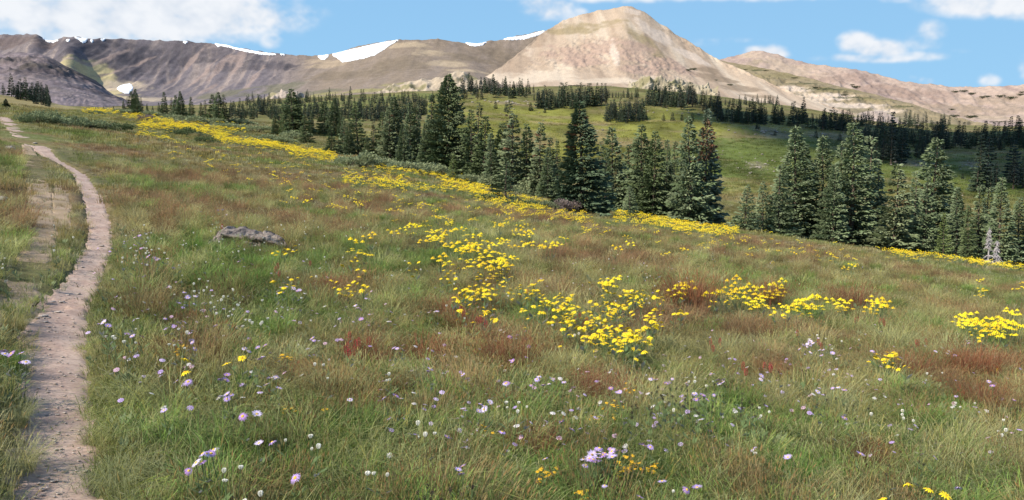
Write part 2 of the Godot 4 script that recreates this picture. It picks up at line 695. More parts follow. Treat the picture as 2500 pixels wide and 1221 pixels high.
func grain(freq: float, lo: float, hi: float, sd: int, size := 512) -> NoiseTexture2D:
	var n := FastNoiseLite.new()
	n.noise_type = FastNoiseLite.TYPE_SIMPLEX_SMOOTH
	n.seed = sd
	n.frequency = freq
	n.fractal_type = FastNoiseLite.FRACTAL_FBM
	n.fractal_octaves = 5
	var t := NoiseTexture2D.new()
	t.width = size
	t.height = size
	t.seamless = true
	t.noise = n
	var g := Gradient.new()
	g.set_color(0, Color(lo, lo, lo))
	g.set_color(1, Color(hi, hi, hi))
	t.color_ramp = g
	return t


func make_ground() -> void:
	var angles := PackedFloat32Array()
	var a := -180.0
	while a < 180.0:
		angles.append(deg_to_rad(a))
		a += 0.17 if absf(a) < 36.0 else 6.0
	angles.append(PI)
	var rows := 440
	var l0 := log(1.3)
	var l1 := log(1400.0)
	var s := Shape.new()
	var w := angles.size()
	for y in rows:
		var r := exp(lerpf(l0, l1, float(y) / (rows - 1)))
		for x in w:
			var px := sin(angles[x]) * r
			var pz := -cos(angles[x]) * r
			var h := land(px, pz)
			if px < 0.0 and pz > -110.0 and px < pz * 0.40:      # room for the trodden dirt
				h -= 0.06 * worn(trail_pts, px, pz, 0.98) + 0.045 * worn(braid_pts, px, pz, 0.98)
			var c := Color(0.14, 0.13, 0.06)
			if absf(angles[x]) < 0.75:
				c = growth(px, pz)
				# bare soil and litter show between the plants close by
				if r < 40.0:
					c = c.lerp(Color(0.15, 0.115, 0.075), 0.5)
			s.v.append(Vector3(px, h, pz))
			s.c.append(c)
	for y in rows - 1:
		for x in w - 1:
			var o := y * w + x
			s.i.append_array(PackedInt32Array([o, o + w, o + 1, o + 1, o + w, o + w + 1]))
	# the middle, under the photographer's feet
	var mid := s.p(Vector3(0, land(0, -0.1), 0))
	for x in w - 1:
		s.i.append_array(PackedInt32Array([mid, x, x + 1]))
	var m := painted(0.95, 0.0, 0.2)
	m.albedo_texture = grain(0.02, 0.62, 1.0, 3)
	m.uv1_triplanar = true
	m.uv1_world_triplanar = true
	m.uv1_scale = Vector3(0.55, 0.55, 0.55)
	m.heightmap_enabled = true
	m.heightmap_texture = m.albedo_texture
	m.heightmap_scale = 3.0
	var o := single("meadow_ground", s.mesh(true), m)
	o.set_meta("kind", "structure")


func make_trail_meshes() -> void:
	var dirt := painted(0.95, 0.0, 0.25)
	dirt.albedo_texture = grain(0.03, 0.8, 1.0, 8)
	dirt.uv1_triplanar = true
	dirt.uv1_world_triplanar = true
	dirt.uv1_scale = Vector3(2.2, 2.2, 2.2)
	dirt.heightmap_enabled = true
	dirt.heightmap_texture = dirt.albedo_texture
	dirt.heightmap_scale = 0.12
	var n := 0
	for path in [trail_pts, braid_pts]:
		var k := 0
		while k < path.size() - 1:
			var run := []
			while k < path.size():
				run.append(path[k])
				k += 1
				if path[k - 1].z < 0.0:
					break
			if run.size() < 2:
				continue
			var s := Shape.new()
			var cols := 17
			var rows := 0
			for j in run.size() - 1:
				var pa: Vector3 = run[j]
				var pb: Vector3 = run[j + 1]
				var d := Vector2(pb.x - pa.x, pb.y - pa.y)
				var steps := clampi(int(d.length() / maxf(0.05, -pa.y * 0.007)), 3, 60)
				var before: Vector3 = run[maxi(j - 1, 0)]
				var after: Vector3 = run[mini(j + 2, run.size() - 1)]
				var da := Vector2(pb.x - before.x, pb.y - before.y).normalized()
				var db := Vector2(after.x - pa.x, after.y - pa.y).normalized()
				for e in steps + (1 if j == run.size() - 2 else 0):
					var t := float(e) / steps
					var q := pa.lerp(Vector3(pb.x, pb.y, absf(pb.z)), t)
					var along := da.lerp(db, t).normalized()
					var side := Vector2(-along.y, along.x)
					for c in cols:
						var f := float(c) / (cols - 1) * 2.0 - 1.0
						var jag := 1.0 + 0.12 * n_fine.get_noise_2d(q.x * 2.5 + signf(f) * 9.0, q.y * 2.5)
						var wx := q.x + side.x * f * q.z * 1.2 * jag
						var wz := q.y + side.y * f * q.z * 1.2 * jag
						var sink := 0.004 - 0.05 * ss(0.66, 1.0, absf(f) + 0.3 * n_fine.get_noise_2d(wx * 5.0 + 70.0, wz * 5.0))
						var h := land(wx, wz) + sink + 0.007 * n_fine.get_noise_2d(wx * 4.0, wz * 4.0) + 0.0015 * n_fine.get_noise_2d(wx * 25.0, wz * 25.0)
						s.v.append(Vector3(wx, h, wz))
						var tone := 0.5 + 0.35 * n_mid.get_noise_2d(wx * 2.0, wz * 2.0) + 0.35 * n_mid.get_noise_2d(wx * 14.0, wz * 14.0)
						var col := Color(0.37, 0.262, 0.218).lerp(Color(0.465, 0.358, 0.305), ss(0.25, 0.8, tone))
						if n == 1 or path == braid_pts:
							col = col.lerp(Color(0.26, 0.20, 0.115), 0.65 + 0.35 * n_fine.get_noise_2d(wx * 1.6, wz * 1.6))
						s.c.append(col)
					rows += 1
			for y in rows - 1:
				for x in cols - 1:
					var o := y * cols + x
					s.i.append_array(PackedInt32Array([o, o + 1, o + cols, o + 1, o + cols + 1, o + cols]))
			# keep the upper side up whichever way the run goes
			var nm := (s.v[cols * 2] - s.v[0]).cross(s.v[1] - s.v[0])
			if nm.y < 0.0:
				s.i.reverse()
			var o2 := single("trail", s.mesh(true), dirt)
			o2.set_meta("kind", "structure")
			n += 1


# ==================================================================== mountains

# Each column: [px, [[py, depth], ...]] from the crest down to the foot.
const FAR_RIDGE := [
	[-260, [[95, 1650], [150, 1560], [200, 1450], [245, 1280], [285, 950]]], [-80, [[88, 1660], [150, 1570], [200, 1460], [245, 1280], [285, 950]]],
	[0, [[86, 1660], [145, 1570], [200, 1460], [245, 1280], [285, 950]]], [45, [[86, 1660], [140, 1560], [195, 1460], [245, 1280], [285, 950]]],
	[90, [[87, 1640], [135, 1560], [190, 1450], [245, 1280], [285, 950]]], [120, [[102, 1660], [140, 1560], [190, 1450], [245, 1280], [285, 950]]],
	[165, [[91, 1640], [137, 1520], [185, 1380], [238, 1250], [285, 950]]], [215, [[95, 1660], [150, 1590], [205, 1480], [245, 1290], [285, 950]]],
	[300, [[97, 1720], [155, 1640], [210, 1540], [248, 1330], [285, 950]]], [400, [[100, 1760], [160, 1680], [215, 1580], [250, 1350], [285, 950]]],
	[500, [[105, 1760], [160, 1680], [212, 1570], [250, 1330], [285, 950]]], [580, [[118, 1730], [168, 1640], [212, 1520], [245, 1300], [280, 950]]],
	[680, [[132, 1700], [170, 1590], [205, 1450], [238, 1250], [275, 950]]], [780, [[136, 1680], [165, 1560], [195, 1400], [228, 1200], [268, 900]]],
	[860, [[119, 1650], [155, 1520], [190, 1360], [220, 1160], [262, 900]]], [930, [[103, 1640], [145, 1500], [182, 1340], [213, 1150], [256, 900]]],
	[1000, [[98, 1640], [140, 1490], [175, 1330], [205, 1140], [250, 900]]], [1080, [[98, 1660], [140, 1520], [170, 1370], [196, 1180], [245, 900]]],
	[1150, [[106, 1700], [140, 1570], [165, 1420], [190, 1220], [245, 900]]], [1200, [[101, 1740], [140, 1620], [170, 1480], [195, 1260], [245, 900]]],
	[1260, [[90, 1780], [135, 1680], [170, 1560], [200, 1350], [245, 950]]], [1330, [[74, 1820], [130, 1720], [170, 1600], [205, 1400], [245, 1000]]], [1460, [[70, 1850], [130, 1750], [170, 1620], [205, 1400], [245, 1000]]]]

const LEFT_SLOPE := [
	[-300, [[128, 800], [165, 750], [205, 670], [240, 540], [290, 330]]], [-80, [[134, 800], [168, 750], [205, 670], [240, 540], [290, 330]]], [0, [[133, 810], [168, 750], [205, 670], [240, 540], [290, 330]]],
	[60, [[131, 810], [165, 755], [205, 680], [240, 545], [290, 335]]], [110, [[138, 815], [170, 760], [207, 680], [241, 550], [290, 340]]], [150, [[157, 815], [184, 770], [212, 690], [242, 560], [290, 350]]],
	[195, [[184, 815], [202, 780], [222, 710], [246, 590], [290, 360]]], [240, [[213, 815], [224, 785], [236, 730], [252, 620], [290, 370]]], [290, [[241, 815], [247, 790], [254, 740], [263, 640], [290, 380]]],
	[340, [[258, 820], [262, 790], [266, 740], [272, 640], [292, 390]]], [420, [[272, 820], [274, 790], [277, 740], [281, 640], [295, 400]]]]

const PEAK := [
	[1120, [[226, 1220], [228, 1200], [231, 1180], [235, 1150], [255, 950]]], [1170, [[199, 1280], [204, 1255], [211, 1220], [220, 1170], [250, 950]]], [1210, [[171, 1330], [182, 1300], [194, 1260], [210, 1190], [250, 940]]],
	[1260, [[137, 1400], [156, 1360], [177, 1310], [202, 1210], [250, 930]]], [1320, [[85, 1480], [122, 1420], [160, 1350], [198, 1220], [250, 920]]], [1370, [[54, 1530], [102, 1450], [150, 1365], [196, 1220], [250, 910]]],
	[1420, [[38, 1550], [92, 1460], [146, 1365], [196, 1215], [250, 900]]], [1480, [[23, 1560], [82, 1465], [142, 1360], [196, 1210], [250, 900]]], [1535, [[17, 1560], [78, 1460], [142, 1355], [198, 1200], [252, 900]]],
	[1565, [[27, 1560], [84, 1465], [145, 1360], [200, 1205], [254, 900]]], [1605, [[53, 1560], [100, 1475], [152, 1370], [205, 1210], [258, 900]]], [1655, [[86, 1550], [124, 1475], [168, 1375], [213, 1215], [264, 900]]],
	[1705, [[117, 1530], [147, 1470], [182, 1380], [222, 1220], [270, 890]]], [1760, [[149, 1500], [170, 1450], [198, 1370], [232, 1220], [278, 890]]], [1820, [[176, 1450], [193, 1410], [214, 1340], [244, 1210], [288, 890]]],
	[1880, [[203, 1400], [215, 1360], [232, 1300], [256, 1180], [296, 880]]], [1940, [[230, 1350], [239, 1310], [251, 1250], [270, 1150], [304, 880]]], [2020, [[258, 1300], [264, 1260], [272, 1200], [285, 1120], [312, 880]]], [2120, [[284, 1250], [288, 1200], [294, 1150], [302, 1080], [320, 880]]]]

const SPUR := [
	[1700, [[138, 1620], [160, 1590], [190, 1540], [230, 1460], [280, 1200]]], [1765, [[150, 1610], [170, 1580], [195, 1530], [230, 1450], [285, 1190]]], [1850, [[164, 1580], [182, 1555], [204, 1505], [236, 1420], [290, 1160]]],
	[1950, [[186, 1540], [202, 1515], [222, 1465], [250, 1380], [296, 1120]]], [2050, [[211, 1500], [222, 1475], [240, 1430], [264, 1340], [302, 1080]]], [2150, [[235, 1450], [244, 1425], [258, 1380], [278, 1290], [310, 1040]]],
	[2230, [[256, 1400], [264, 1375], [275, 1330], [292, 1240], [316, 1000]]], [2320, [[284, 1350], [289, 1325], [296, 1280], [306, 1200], [322, 960]]], [2420, [[306, 1300], [309, 1270], [313, 1220], [318, 1150], [328, 930]]]]

const RIGHT_RIDGE := [
	[1690, [[152, 2150], [175, 2080], [200, 1990], [230, 1850], [280, 1500]]], [1765, [[145, 2140], [170, 2070], [200, 1980], [230, 1840], [285, 1500]]], [1800, [[135, 2130], [165, 2050], [198, 1960], [232, 1830], [285, 1500]]],
	[1845, [[125, 2120], [160, 2040], [196, 1950], [232, 1820], [288, 1480]]], [1890, [[132, 2120], [165, 2040], [200, 1950], [236, 1810], [290, 1470]]], [1950, [[150, 2110], [180, 2040], [212, 1950], [245, 1800], [296, 1450]]],
	[2010, [[160, 2090], [190, 2020], [222, 1930], [254, 1780], [300, 1430]]], [2080, [[169, 2060], [200, 1990], [232, 1900], [264, 1760], [306, 1400]]], [2140, [[182, 2040], [212, 1970], [243, 1880], [273, 1730], [312, 1380]]],
	[2200, [[198, 2010], [225, 1950], [254, 1860], [282, 1710], [318, 1360]]], [2270, [[206, 2000], [234, 1930], [263, 1850], [291, 1700], [322, 1350]]], [2340, [[213, 1990], [240, 1920], [270, 1840], [297, 1690], [326, 1340]]],
	[2420, [[212, 1960], [240, 1900], [270, 1820], [298, 1680], [328, 1330]]], [2500, [[208, 1920], [238, 1860], [270, 1790], [298, 1660], [328, 1320]]], [2620, [[196, 1880], [230, 1820], [265, 1760], [296, 1640], [328, 1300]]], [2850, [[180, 1850], [220, 1790], [260, 1730], [296, 1620], [328, 1280]]]]


func along(vals: Array, t: float) -> float:
	var n := vals.size()
	var f := clampf(t, 0.0, 1.0) * (n - 1)
	var k := mini(int(f), n - 2)
	f -= k
	return cubic_interpolate(vals[k], vals[k + 1], vals[maxi(k - 1, 0)], vals[mini(k + 2, n - 1)], f)


func project(p: Vector3) -> Vector2:
	var q := tilt.inverse() * (p - Vector3(0, EYE, 0))
	return Vector2(1250.0 - q.x / q.z * LENS, 610.5 + q.y / q.z * LENS)


# a mountain side between a crest and a foot, with relief, and a far side behind the crest
func loft(called: String, cols: Array, nu: int, nv: int, rough: Callable, colour: Callable, jag := 3.0, back := 260.0) -> ArrayMesh:
	var s := Shape.new()
	var k_rows: int = cols[0][1].size()
	var px0: float = cols[0][0]
	var px1: float = cols[cols.size() - 1][0]
	var seg := 0
	var backs := 6
	var grid := PackedVector3Array()
	for u in nu:
		var px := lerpf(px0, px1, float(u) / (nu - 1))
		while seg < cols.size() - 2 and px > cols[seg + 1][0]:
			seg += 1
		var a0: float = cols[seg][0]
		var a1: float = cols[seg + 1][0]
		var f := (px - a0) / (a1 - a0)
		var before: Array = cols[maxi(seg - 1, 0)]
		var after: Array = cols[mini(seg + 2, cols.size() - 1)]
		var pys := []
		var ds := []
		for k in k_rows:
			for e in 2:
				var va: float = cols[seg][1][k][e]
				var vb: float = cols[seg + 1][1][k][e]
				var vp: float = before[1][k][e]
				var vn: float = after[1][k][e]
				var tp: float = (before[0] if seg > 0 else a0 - 50.0) - a0
				var tn: float = (after[0] if seg + 2 < cols.size() else a1 + 50.0) - a0
				var val := cubic_interpolate_in_time(va, vb, vp, vn, f, a1 - a0, tp, tn)
				if e == 0:
					pys.append(val)
				else:
					ds.append(val)
		var crest := Vector3.ZERO
		for v in nv:
			var t := float(v) / (nv - 1)
			var p := at(px, along(pys, t), along(ds, t))
			var rel: float = rough.call(p, t, px)
			var edge := ss(0.0, 0.05, t)
			p += Vector3(0.0, 0.8, 0.6) * rel * edge
			p.y += jag * n_ridge.get_noise_2d(p.x * 0.02, 3.0) * (1.0 - ss(0.0, 0.12, t))
			if v == 0:
				crest = p
			grid.append(p)
		for b in backs:
			var t := float(b + 1) / backs
			grid.append(crest + Vector3(0, -back * 0.75 * t * t - back * 0.1 * t, -back * 1.2 * t) + Vector3(0, 4.0 * n_mid.get_noise_2d(crest.x * 0.02, t * 5.0), 0))
	var rows := nv + backs
	mounts[called] = {"grid": grid, "rows": rows, "nv": nv, "nu": nu, "px0": px0, "px1": px1}
	settle(called)
	for u in nu:
		var px := lerpf(px0, px1, float(u) / (nu - 1))
		for v in rows:
			var p := grid[u * rows + v]
			s.v.append(p)
			s.c.append(colour.call(p, clampf(float(v) / (nv - 1), 0.0, 1.0) if v < nv else 0.0, px))
	for u in nu - 1:
		for v in nv - 1:
			var o := u * rows + v
			s.i.append_array(PackedInt32Array([o, o + rows, o + 1, o + rows, o + rows + 1, o + 1]))
		for b in backs:
			var o := u * rows + (nv + b - 1 if b > 0 else 0)
			var q := u * rows + nv + b
			s.i.append_array(PackedInt32Array([o, q, o + rows, o + rows, q, q + rows]))
	return s.mesh(true)


# the point of a mountain side that shows at a pixel
func on_mount(called: String, px: float, py: float) -> Vector3:
	var m: Dictionary = mounts[called]
	var f: float = clampf((px - m.px0) / (m.px1 - m.px0), 0.0, 1.0) * (m.nu - 1.001)
	var u := int(f)
	f -= u
	var last := Vector3.ZERO
	var last_y := -1e9
	for v in m.nv:
		var p: Vector3 = m.grid[u * m.rows + v].lerp(m.grid[(u + 1) * m.rows + v], f)
		var y := project(p).y
		if y >= py:
			if v == 0:
				return p
			return last.lerp(p, clampf((py - last_y) / (y - last_y), 0.0, 1.0))
		last = p
		last_y = y
	return last


var paint := {}      # mountain -> [[centre, rx, ry, colour, share], ...]


func daub(called: String, spots: Array, c: Color, share: float) -> void:
	if not paint.has(called):
		paint[called] = []
	for q in spots:
		paint[called].append([Vector2(q[0], q[1]), q[2], q[3], c, share, q[4] if q.size() > 4 else 0.0])


# patches of other stone, scree or turf: each gets its place and its size in metres on the slope
func settle(called: String) -> void:
	for q in paint.get(called, []):
		var p := on_mount(called, q[0].x, q[0].y)
		q[0] = p
		q[1] = q[1] * -p.z / LENS
		q[2] = q[2] * -p.z / LENS


func daubed(called: String, c: Color, p: Vector3) -> Color:
	var w := n_mid.get_noise_3d(p.x * 0.011, p.y * 0.011, p.z * 0.011) + 0.5 * n_mid.get_noise_3d(p.x * 0.05, p.y * 0.05, p.z * 0.05)
	for q in paint.get(called, []):
		var y: float = p.y - q[0].y
		var x: float = p.x - q[0].x - y * q[5]
		var d: float = (x * x) / (q[1] * q[1]) + (y * y) / (q[2] * q[2]) + 1.5 * w
		if d < 1.3:
			c = c.lerp(q[3], q[4] * (1.0 - ss(0.2, 1.3, d)))
	return c


func rock_mat(sd: int, scale: float, lo: float) -> StandardMaterial3D:
	var m := painted(0.95, 0.0, 0.2)
	m.albedo_texture = grain(0.03, lo, 1.0, sd)
	m.uv1_triplanar = true
	m.uv1_world_triplanar = true
	m.uv1_scale = Vector3(scale, scale, scale)
	return m


func make_mountains() -> void:
	var dark := Color(0.111, 0.092, 0.095)
	var slate := Color(0.089, 0.081, 0.093)
	var brown := Color(0.200, 0.153, 0.115)
	var pink := Color(0.306, 0.242, 0.200)
	var moss := Color(0.170, 0.157, 0.089)
	var tan_ := Color(0.425, 0.344, 0.268)
	var pale := Color(0.57, 0.475, 0.40)
	# ------------------------------------------------------------ the long ridge at the head of the valley
	daub("far_ridge", [[430, 130, 240, 36], [330, 165, 110, 40], [620, 160, 120, 20]], slate, 0.75)
	daub("far_ridge", [[172, 150, 22, 26, -0.9], [195, 175, 26, 34, -0.9], [225, 198, 26, 34, -0.9], [262, 225, 34, 24, -0.9], [296, 240, 44, 16, -0.5]], Color(0.482, 0.410, 0.232), 0.95)  # olive-tan spur, with sunlight put into its colour where the slope lies shaded
	daub("far_ridge", [[310, 212, 66, 22], [360, 242, 80, 14], [275, 215, 40, 18]], Color(0.470, 0.388, 0.290), 0.85)
	daub("far_ridge", [[470, 150, 9, 46, 0.25], [500, 180, 8, 40, 0.2], [540, 160, 9, 50, 0.1], [575, 170, 12, 50, -0.15], [585, 135, 16, 26, 0.3], [330, 160, 6, 40, 0.7], [250, 150, 8, 44, 0.4], [620, 195, 9, 40, -0.2], [425, 195, 7, 30, 0.5], [515, 215, 9, 30, 0.1]], Color(0.286, 0.223, 0.206), 0.8)
	daub("far_ridge", [[560, 232, 110, 20], [680, 215, 90, 24], [760, 228, 100, 14]], Color(0.152, 0.146, 0.099), 0.75)
	daub("far_ridge", [[800, 158, 60, 14], [770, 150, 40, 12]], Color(0.381, 0.301, 0.217), 0.7)
	daub("far_ridge", [[1010, 110, 60, 14, -0.6], [1050, 130, 50, 18, -0.8], [1090, 155, 60, 16, -1.0], [1140, 172, 50, 10, -1.2]], Color(0.438, 0.349, 0.246), 0.8)
	daub("far_ridge", [[880, 180, 160, 22], [980, 150, 70, 26], [1130, 140, 80, 20], [1230, 140, 60, 30]], Color(0.195, 0.155, 0.114), 0.7)
	daub("far_ridge", [[880, 222, 150, 9], [1000, 205, 90, 12], [760, 240, 60, 10]], Color(0.296, 0.271, 0.118), 0.8)
	daub("far_ridge", [[40, 105, 70, 22], [95, 105, 26, 18]], Color(0.143, 0.112, 0.108), 0.8)
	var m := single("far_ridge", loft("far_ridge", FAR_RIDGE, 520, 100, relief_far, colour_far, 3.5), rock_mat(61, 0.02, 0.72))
	m.set_meta("kind", "structure")
	# ------------------------------------------------------------ the dark scree slope on the left
	daub("left_slope", [[60, 145, 60, 16], [90, 165, 46, 18], [140, 165, 34, 14]], Color(0.098, 0.085, 0.081), 0.8)
	daub("left_slope", [[60, 190, 70, 20], [130, 220, 80, 22], [200, 240, 60, 12]], Color(0.230, 0.191, 0.191), 0.75)
	daub("left_slope", [[160, 190, 40, 16, -0.8], [210, 220, 30, 10, -0.8]], Color(0.111, 0.093, 0.102), 0.8)
	m = single("left_slope", loft("left_slope", LEFT_SLOPE, 220, 100, relief_left, colour_left, 3.0, 160.0), rock_mat(62, 0.04, 0.7))
	m.set_meta("kind", "structure")
	# ------------------------------------------------------------ the bare peak
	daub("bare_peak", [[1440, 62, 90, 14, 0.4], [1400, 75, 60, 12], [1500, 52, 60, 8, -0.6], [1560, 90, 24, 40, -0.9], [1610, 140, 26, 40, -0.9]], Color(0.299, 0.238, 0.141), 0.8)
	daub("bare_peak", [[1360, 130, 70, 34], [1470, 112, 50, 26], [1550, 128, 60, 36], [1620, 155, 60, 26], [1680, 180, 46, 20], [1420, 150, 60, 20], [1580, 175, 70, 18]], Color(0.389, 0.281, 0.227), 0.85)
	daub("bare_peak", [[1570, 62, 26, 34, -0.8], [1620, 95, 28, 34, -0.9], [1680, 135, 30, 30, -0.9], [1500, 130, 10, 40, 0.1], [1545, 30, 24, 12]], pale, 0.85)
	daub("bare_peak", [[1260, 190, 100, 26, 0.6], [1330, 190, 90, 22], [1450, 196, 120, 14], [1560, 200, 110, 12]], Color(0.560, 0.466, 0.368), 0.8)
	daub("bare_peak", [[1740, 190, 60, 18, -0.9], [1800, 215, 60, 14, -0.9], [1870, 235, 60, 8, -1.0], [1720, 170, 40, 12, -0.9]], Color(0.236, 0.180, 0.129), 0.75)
	daub("bare_peak", [[1250, 140, 40, 50], [1310, 100, 24, 30]], Color(0.326, 0.242, 0.179), 0.6)
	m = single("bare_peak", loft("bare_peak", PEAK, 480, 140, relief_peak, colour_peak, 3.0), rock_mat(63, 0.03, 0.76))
	m.set_meta("kind", "structure")
	# ------------------------------------------------------------ the low spur to its right
	daub("grassy_spur", [[1900, 185, 140, 10, -1.5], [1800, 168, 90, 12], [2040, 220, 120, 8, -1.5], [2150, 244, 80, 6]], Color(0.212, 0.183, 0.106), 0.85)
	daub("grassy_spur", [[1900, 218, 80, 12], [1990, 238, 90, 14], [2080, 258, 90, 12], [2160, 272, 60, 8], [1800, 205, 50, 16]], pale, 0.85)
	daub("grassy_spur", [[2010, 218, 60, 3], [2080, 240, 60, 3], [1960, 205, 40, 3], [1860, 172, 40, 3], [2200, 262, 30, 4]], Color(0.072, 0.081, 0.043), 0.8)
	m = single("grassy_spur", loft("grassy_spur", SPUR, 320, 70, relief_spur, colour_spur, 2.0, 120.0), rock_mat(64, 0.03, 0.74))
	m.set_meta("kind", "structure")
	# ------------------------------------------------------------ the ridge on the right
	daub("right_ridge", [[1850, 142, 60, 20], [1930, 170, 70, 22], [2000, 190, 60, 20]], Color(0.476, 0.374, 0.289), 0.75)
	daub("right_ridge", [[1840, 150, 34, 20]], Color(0.281, 0.230, 0.162), 0.6)
	daub("right_ridge", [[2060, 195, 90, 24], [2160, 220, 90, 24], [2240, 235, 80, 26]], Color(0.306, 0.225, 0.191), 0.8)
	daub("right_ridge", [[2300, 270, 120, 20], [2420, 270, 120, 18], [2480, 240, 90, 18]], Color(0.306, 0.238, 0.183), 0.7)
	daub("right_ridge", [[2420, 290, 110, 7]], Color(0.425, 0.340, 0.255), 0.7)
	m = single("right_ridge", loft("right_ridge", RIGHT_RIDGE, 400, 80, relief_right, colour_right, 3.5), rock_mat(65, 0.03, 0.74))
	m.set_meta("kind", "structure")


# The colours below are kinds of stone, scree and turf, told apart by noise and by where each lies; none depends on which way a face turns.

func relief_far(p: Vector3, t: float, px: float) -> float:
	var gully := n_ridge.get_noise_2d(p.x * 0.008, p.y * 0.0016 + 7.0)
	var wall := (1.0 - ss(600.0, 820.0, px)) * (1.0 - ss(0.4, 0.75, t)) * ss(0.02, 0.2, t)
	var crag := n_big.get_noise_3d(p.x * 0.02, p.y * 0.012, p.z * 0.012)
	return gully * (2.0 + 6.0 * wall) + crag * (2.5 + 4.0 * wall)


func colour_far(p: Vector3, t: float, px: float) -> Color:
	var s := n_mid.get_noise_2d(p.x * 0.016, p.y * 0.004)
	var thin := n_mid.get_noise_2d(p.x * 0.045 + 0.02 * p.y, p.y * 0.004)
	var hump := ss(620.0, 820.0, px)
	var c := Color(0.159, 0.141, 0.158).lerp(Color(0.249, 0.198, 0.155), hump)
	c = c.lerp(Color(0.280, 0.234, 0.220), 0.5 * ss(0.0, 0.5, s) * (1.0 - 0.5 * hump))
	c = c.lerp(Color(0.336, 0.274, 0.249), 0.6 * ss(0.12, 0.4, thin) * (1.0 - 0.8 * hump))
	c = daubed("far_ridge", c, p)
	var k := 1.0 + 0.25 * n_big.get_noise_3d(p.x * 0.06, p.y * 0.06, p.z * 0.06)
	return c * k


func relief_left(p: Vector3, t: float, px: float) -> float:
	var crag := n_ridge.get_noise_3d(p.x * 0.03, p.y * 0.03, p.z * 0.03)
	return crag * lerpf(7.0, 1.5, ss(0.2, 0.5, t)) * ss(0.0, 0.15, t) + 2.5 * n_big.get_noise_3d(p.x * 0.06, p.y * 0.06, p.z * 0.06)


func colour_left(p: Vector3, t: float, _px: float) -> Color:
	var c := Color(0.229, 0.189, 0.203)
	c = c.lerp(Color(0.160, 0.135, 0.143), ss(0.0, 0.4, n_mid.get_noise_3d(p.x * 0.02, p.y * 0.02, p.z * 0.02)))
	c = daubed("left_slope", c, p)
	return c * (1.0 + 0.5 * n_big.get_noise_3d(p.x * 0.12, p.y * 0.12, p.z * 0.12))


func relief_peak(p: Vector3, t: float, px: float) -> float:
	var rocky := maxf(0.0, 1.0 - pow((px - 1420.0) / 160.0, 2.0) - pow((t - 0.45) / 0.24, 2.0))
	rocky = maxf(rocky, 1.0 - pow((px - 1600.0) / 130.0, 2.0) - pow((t - 0.60) / 0.24, 2.0))
	rocky = maxf(rocky, 0.7 * (1.0 - ss(0.0, 0.2, t)) * ss(1600.0, 1650.0, px))
	rocky = clampf(rocky * 1.5, 0.0, 1.0)
	var crag := n_ridge.get_noise_3d(p.x * 0.050, p.y * 0.034, p.z * 0.034)
	var small := n_big.get_noise_3d(p.x * 0.07, p.y * 0.07, p.z * 0.07)
	var gully := n_mid.get_noise_2d(p.x * 0.011, p.y * 0.003)
	return crag * 2.3 * rocky + small * (0.6 + 1.6 * rocky) + gully * 4.0


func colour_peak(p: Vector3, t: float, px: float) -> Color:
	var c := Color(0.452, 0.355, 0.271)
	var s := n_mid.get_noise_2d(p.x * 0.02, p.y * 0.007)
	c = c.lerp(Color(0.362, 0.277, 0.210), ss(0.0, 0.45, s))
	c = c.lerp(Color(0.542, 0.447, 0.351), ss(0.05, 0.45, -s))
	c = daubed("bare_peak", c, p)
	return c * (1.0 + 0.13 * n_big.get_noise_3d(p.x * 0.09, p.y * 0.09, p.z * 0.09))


func relief_spur(p: Vector3, t: float, px: float) -> float:
	var rocky := ss(0.18, 0.3, t) * (1.0 - ss(0.62, 0.8, t))
	return n_ridge.get_noise_3d(p.x * 0.03, p.y * 0.03, p.z * 0.02) * 8.0 * rocky + 1.5 * n_big.get_noise_3d(p.x * 0.05, p.y * 0.05, p.z * 0.05)


func colour_spur(p: Vector3, t: float, _px: float) -> Color:
	var c := Color(0.255, 0.212, 0.140)
	c = daubed("grassy_spur", c, p)
	return c * (1.0 + 0.35 * n_big.get_noise_3d(p.x * 0.07, p.y * 0.07, p.z * 0.07))


func relief_right(p: Vector3, t: float, px: float) -> float:
	var wall := ss(1960.0, 2060.0, px) * (1.0 - ss(0.55, 0.85, t))
	var crag := n_ridge.get_noise_3d(p.x * 0.014, p.y * 0.008, p.z * 0.008)
	return crag * (2.0 + 6.0 * wall) * ss(0.0, 0.2, t) + 4.0 * n_big.get_noise_3d(p.x * 0.04, p.y * 0.04, p.z * 0.04)


func colour_right(p: Vector3, t: float, px: float) -> Color:
	var s := n_mid.get_noise_2d(p.x * 0.012, p.y * 0.004)
	var c := Color(0.42, 0.325, 0.275).lerp(Color(0.32, 0.245, 0.225), ss(0.0, 0.4, s))
	c = c.lerp(Color(0.47, 0.375, 0.32), 0.5 * ss(0.1, 0.4, n_mid.get_noise_2d(p.x * 0.04, p.y * 0.006)))
	c = daubed("right_ridge", c, p)
	return c * (1.0 + 0.25 * n_big.get_noise_3d(p.x * 0.06, p.y * 0.06, p.z * 0.06))


# ==================================================================== snow, cliffs, clouds

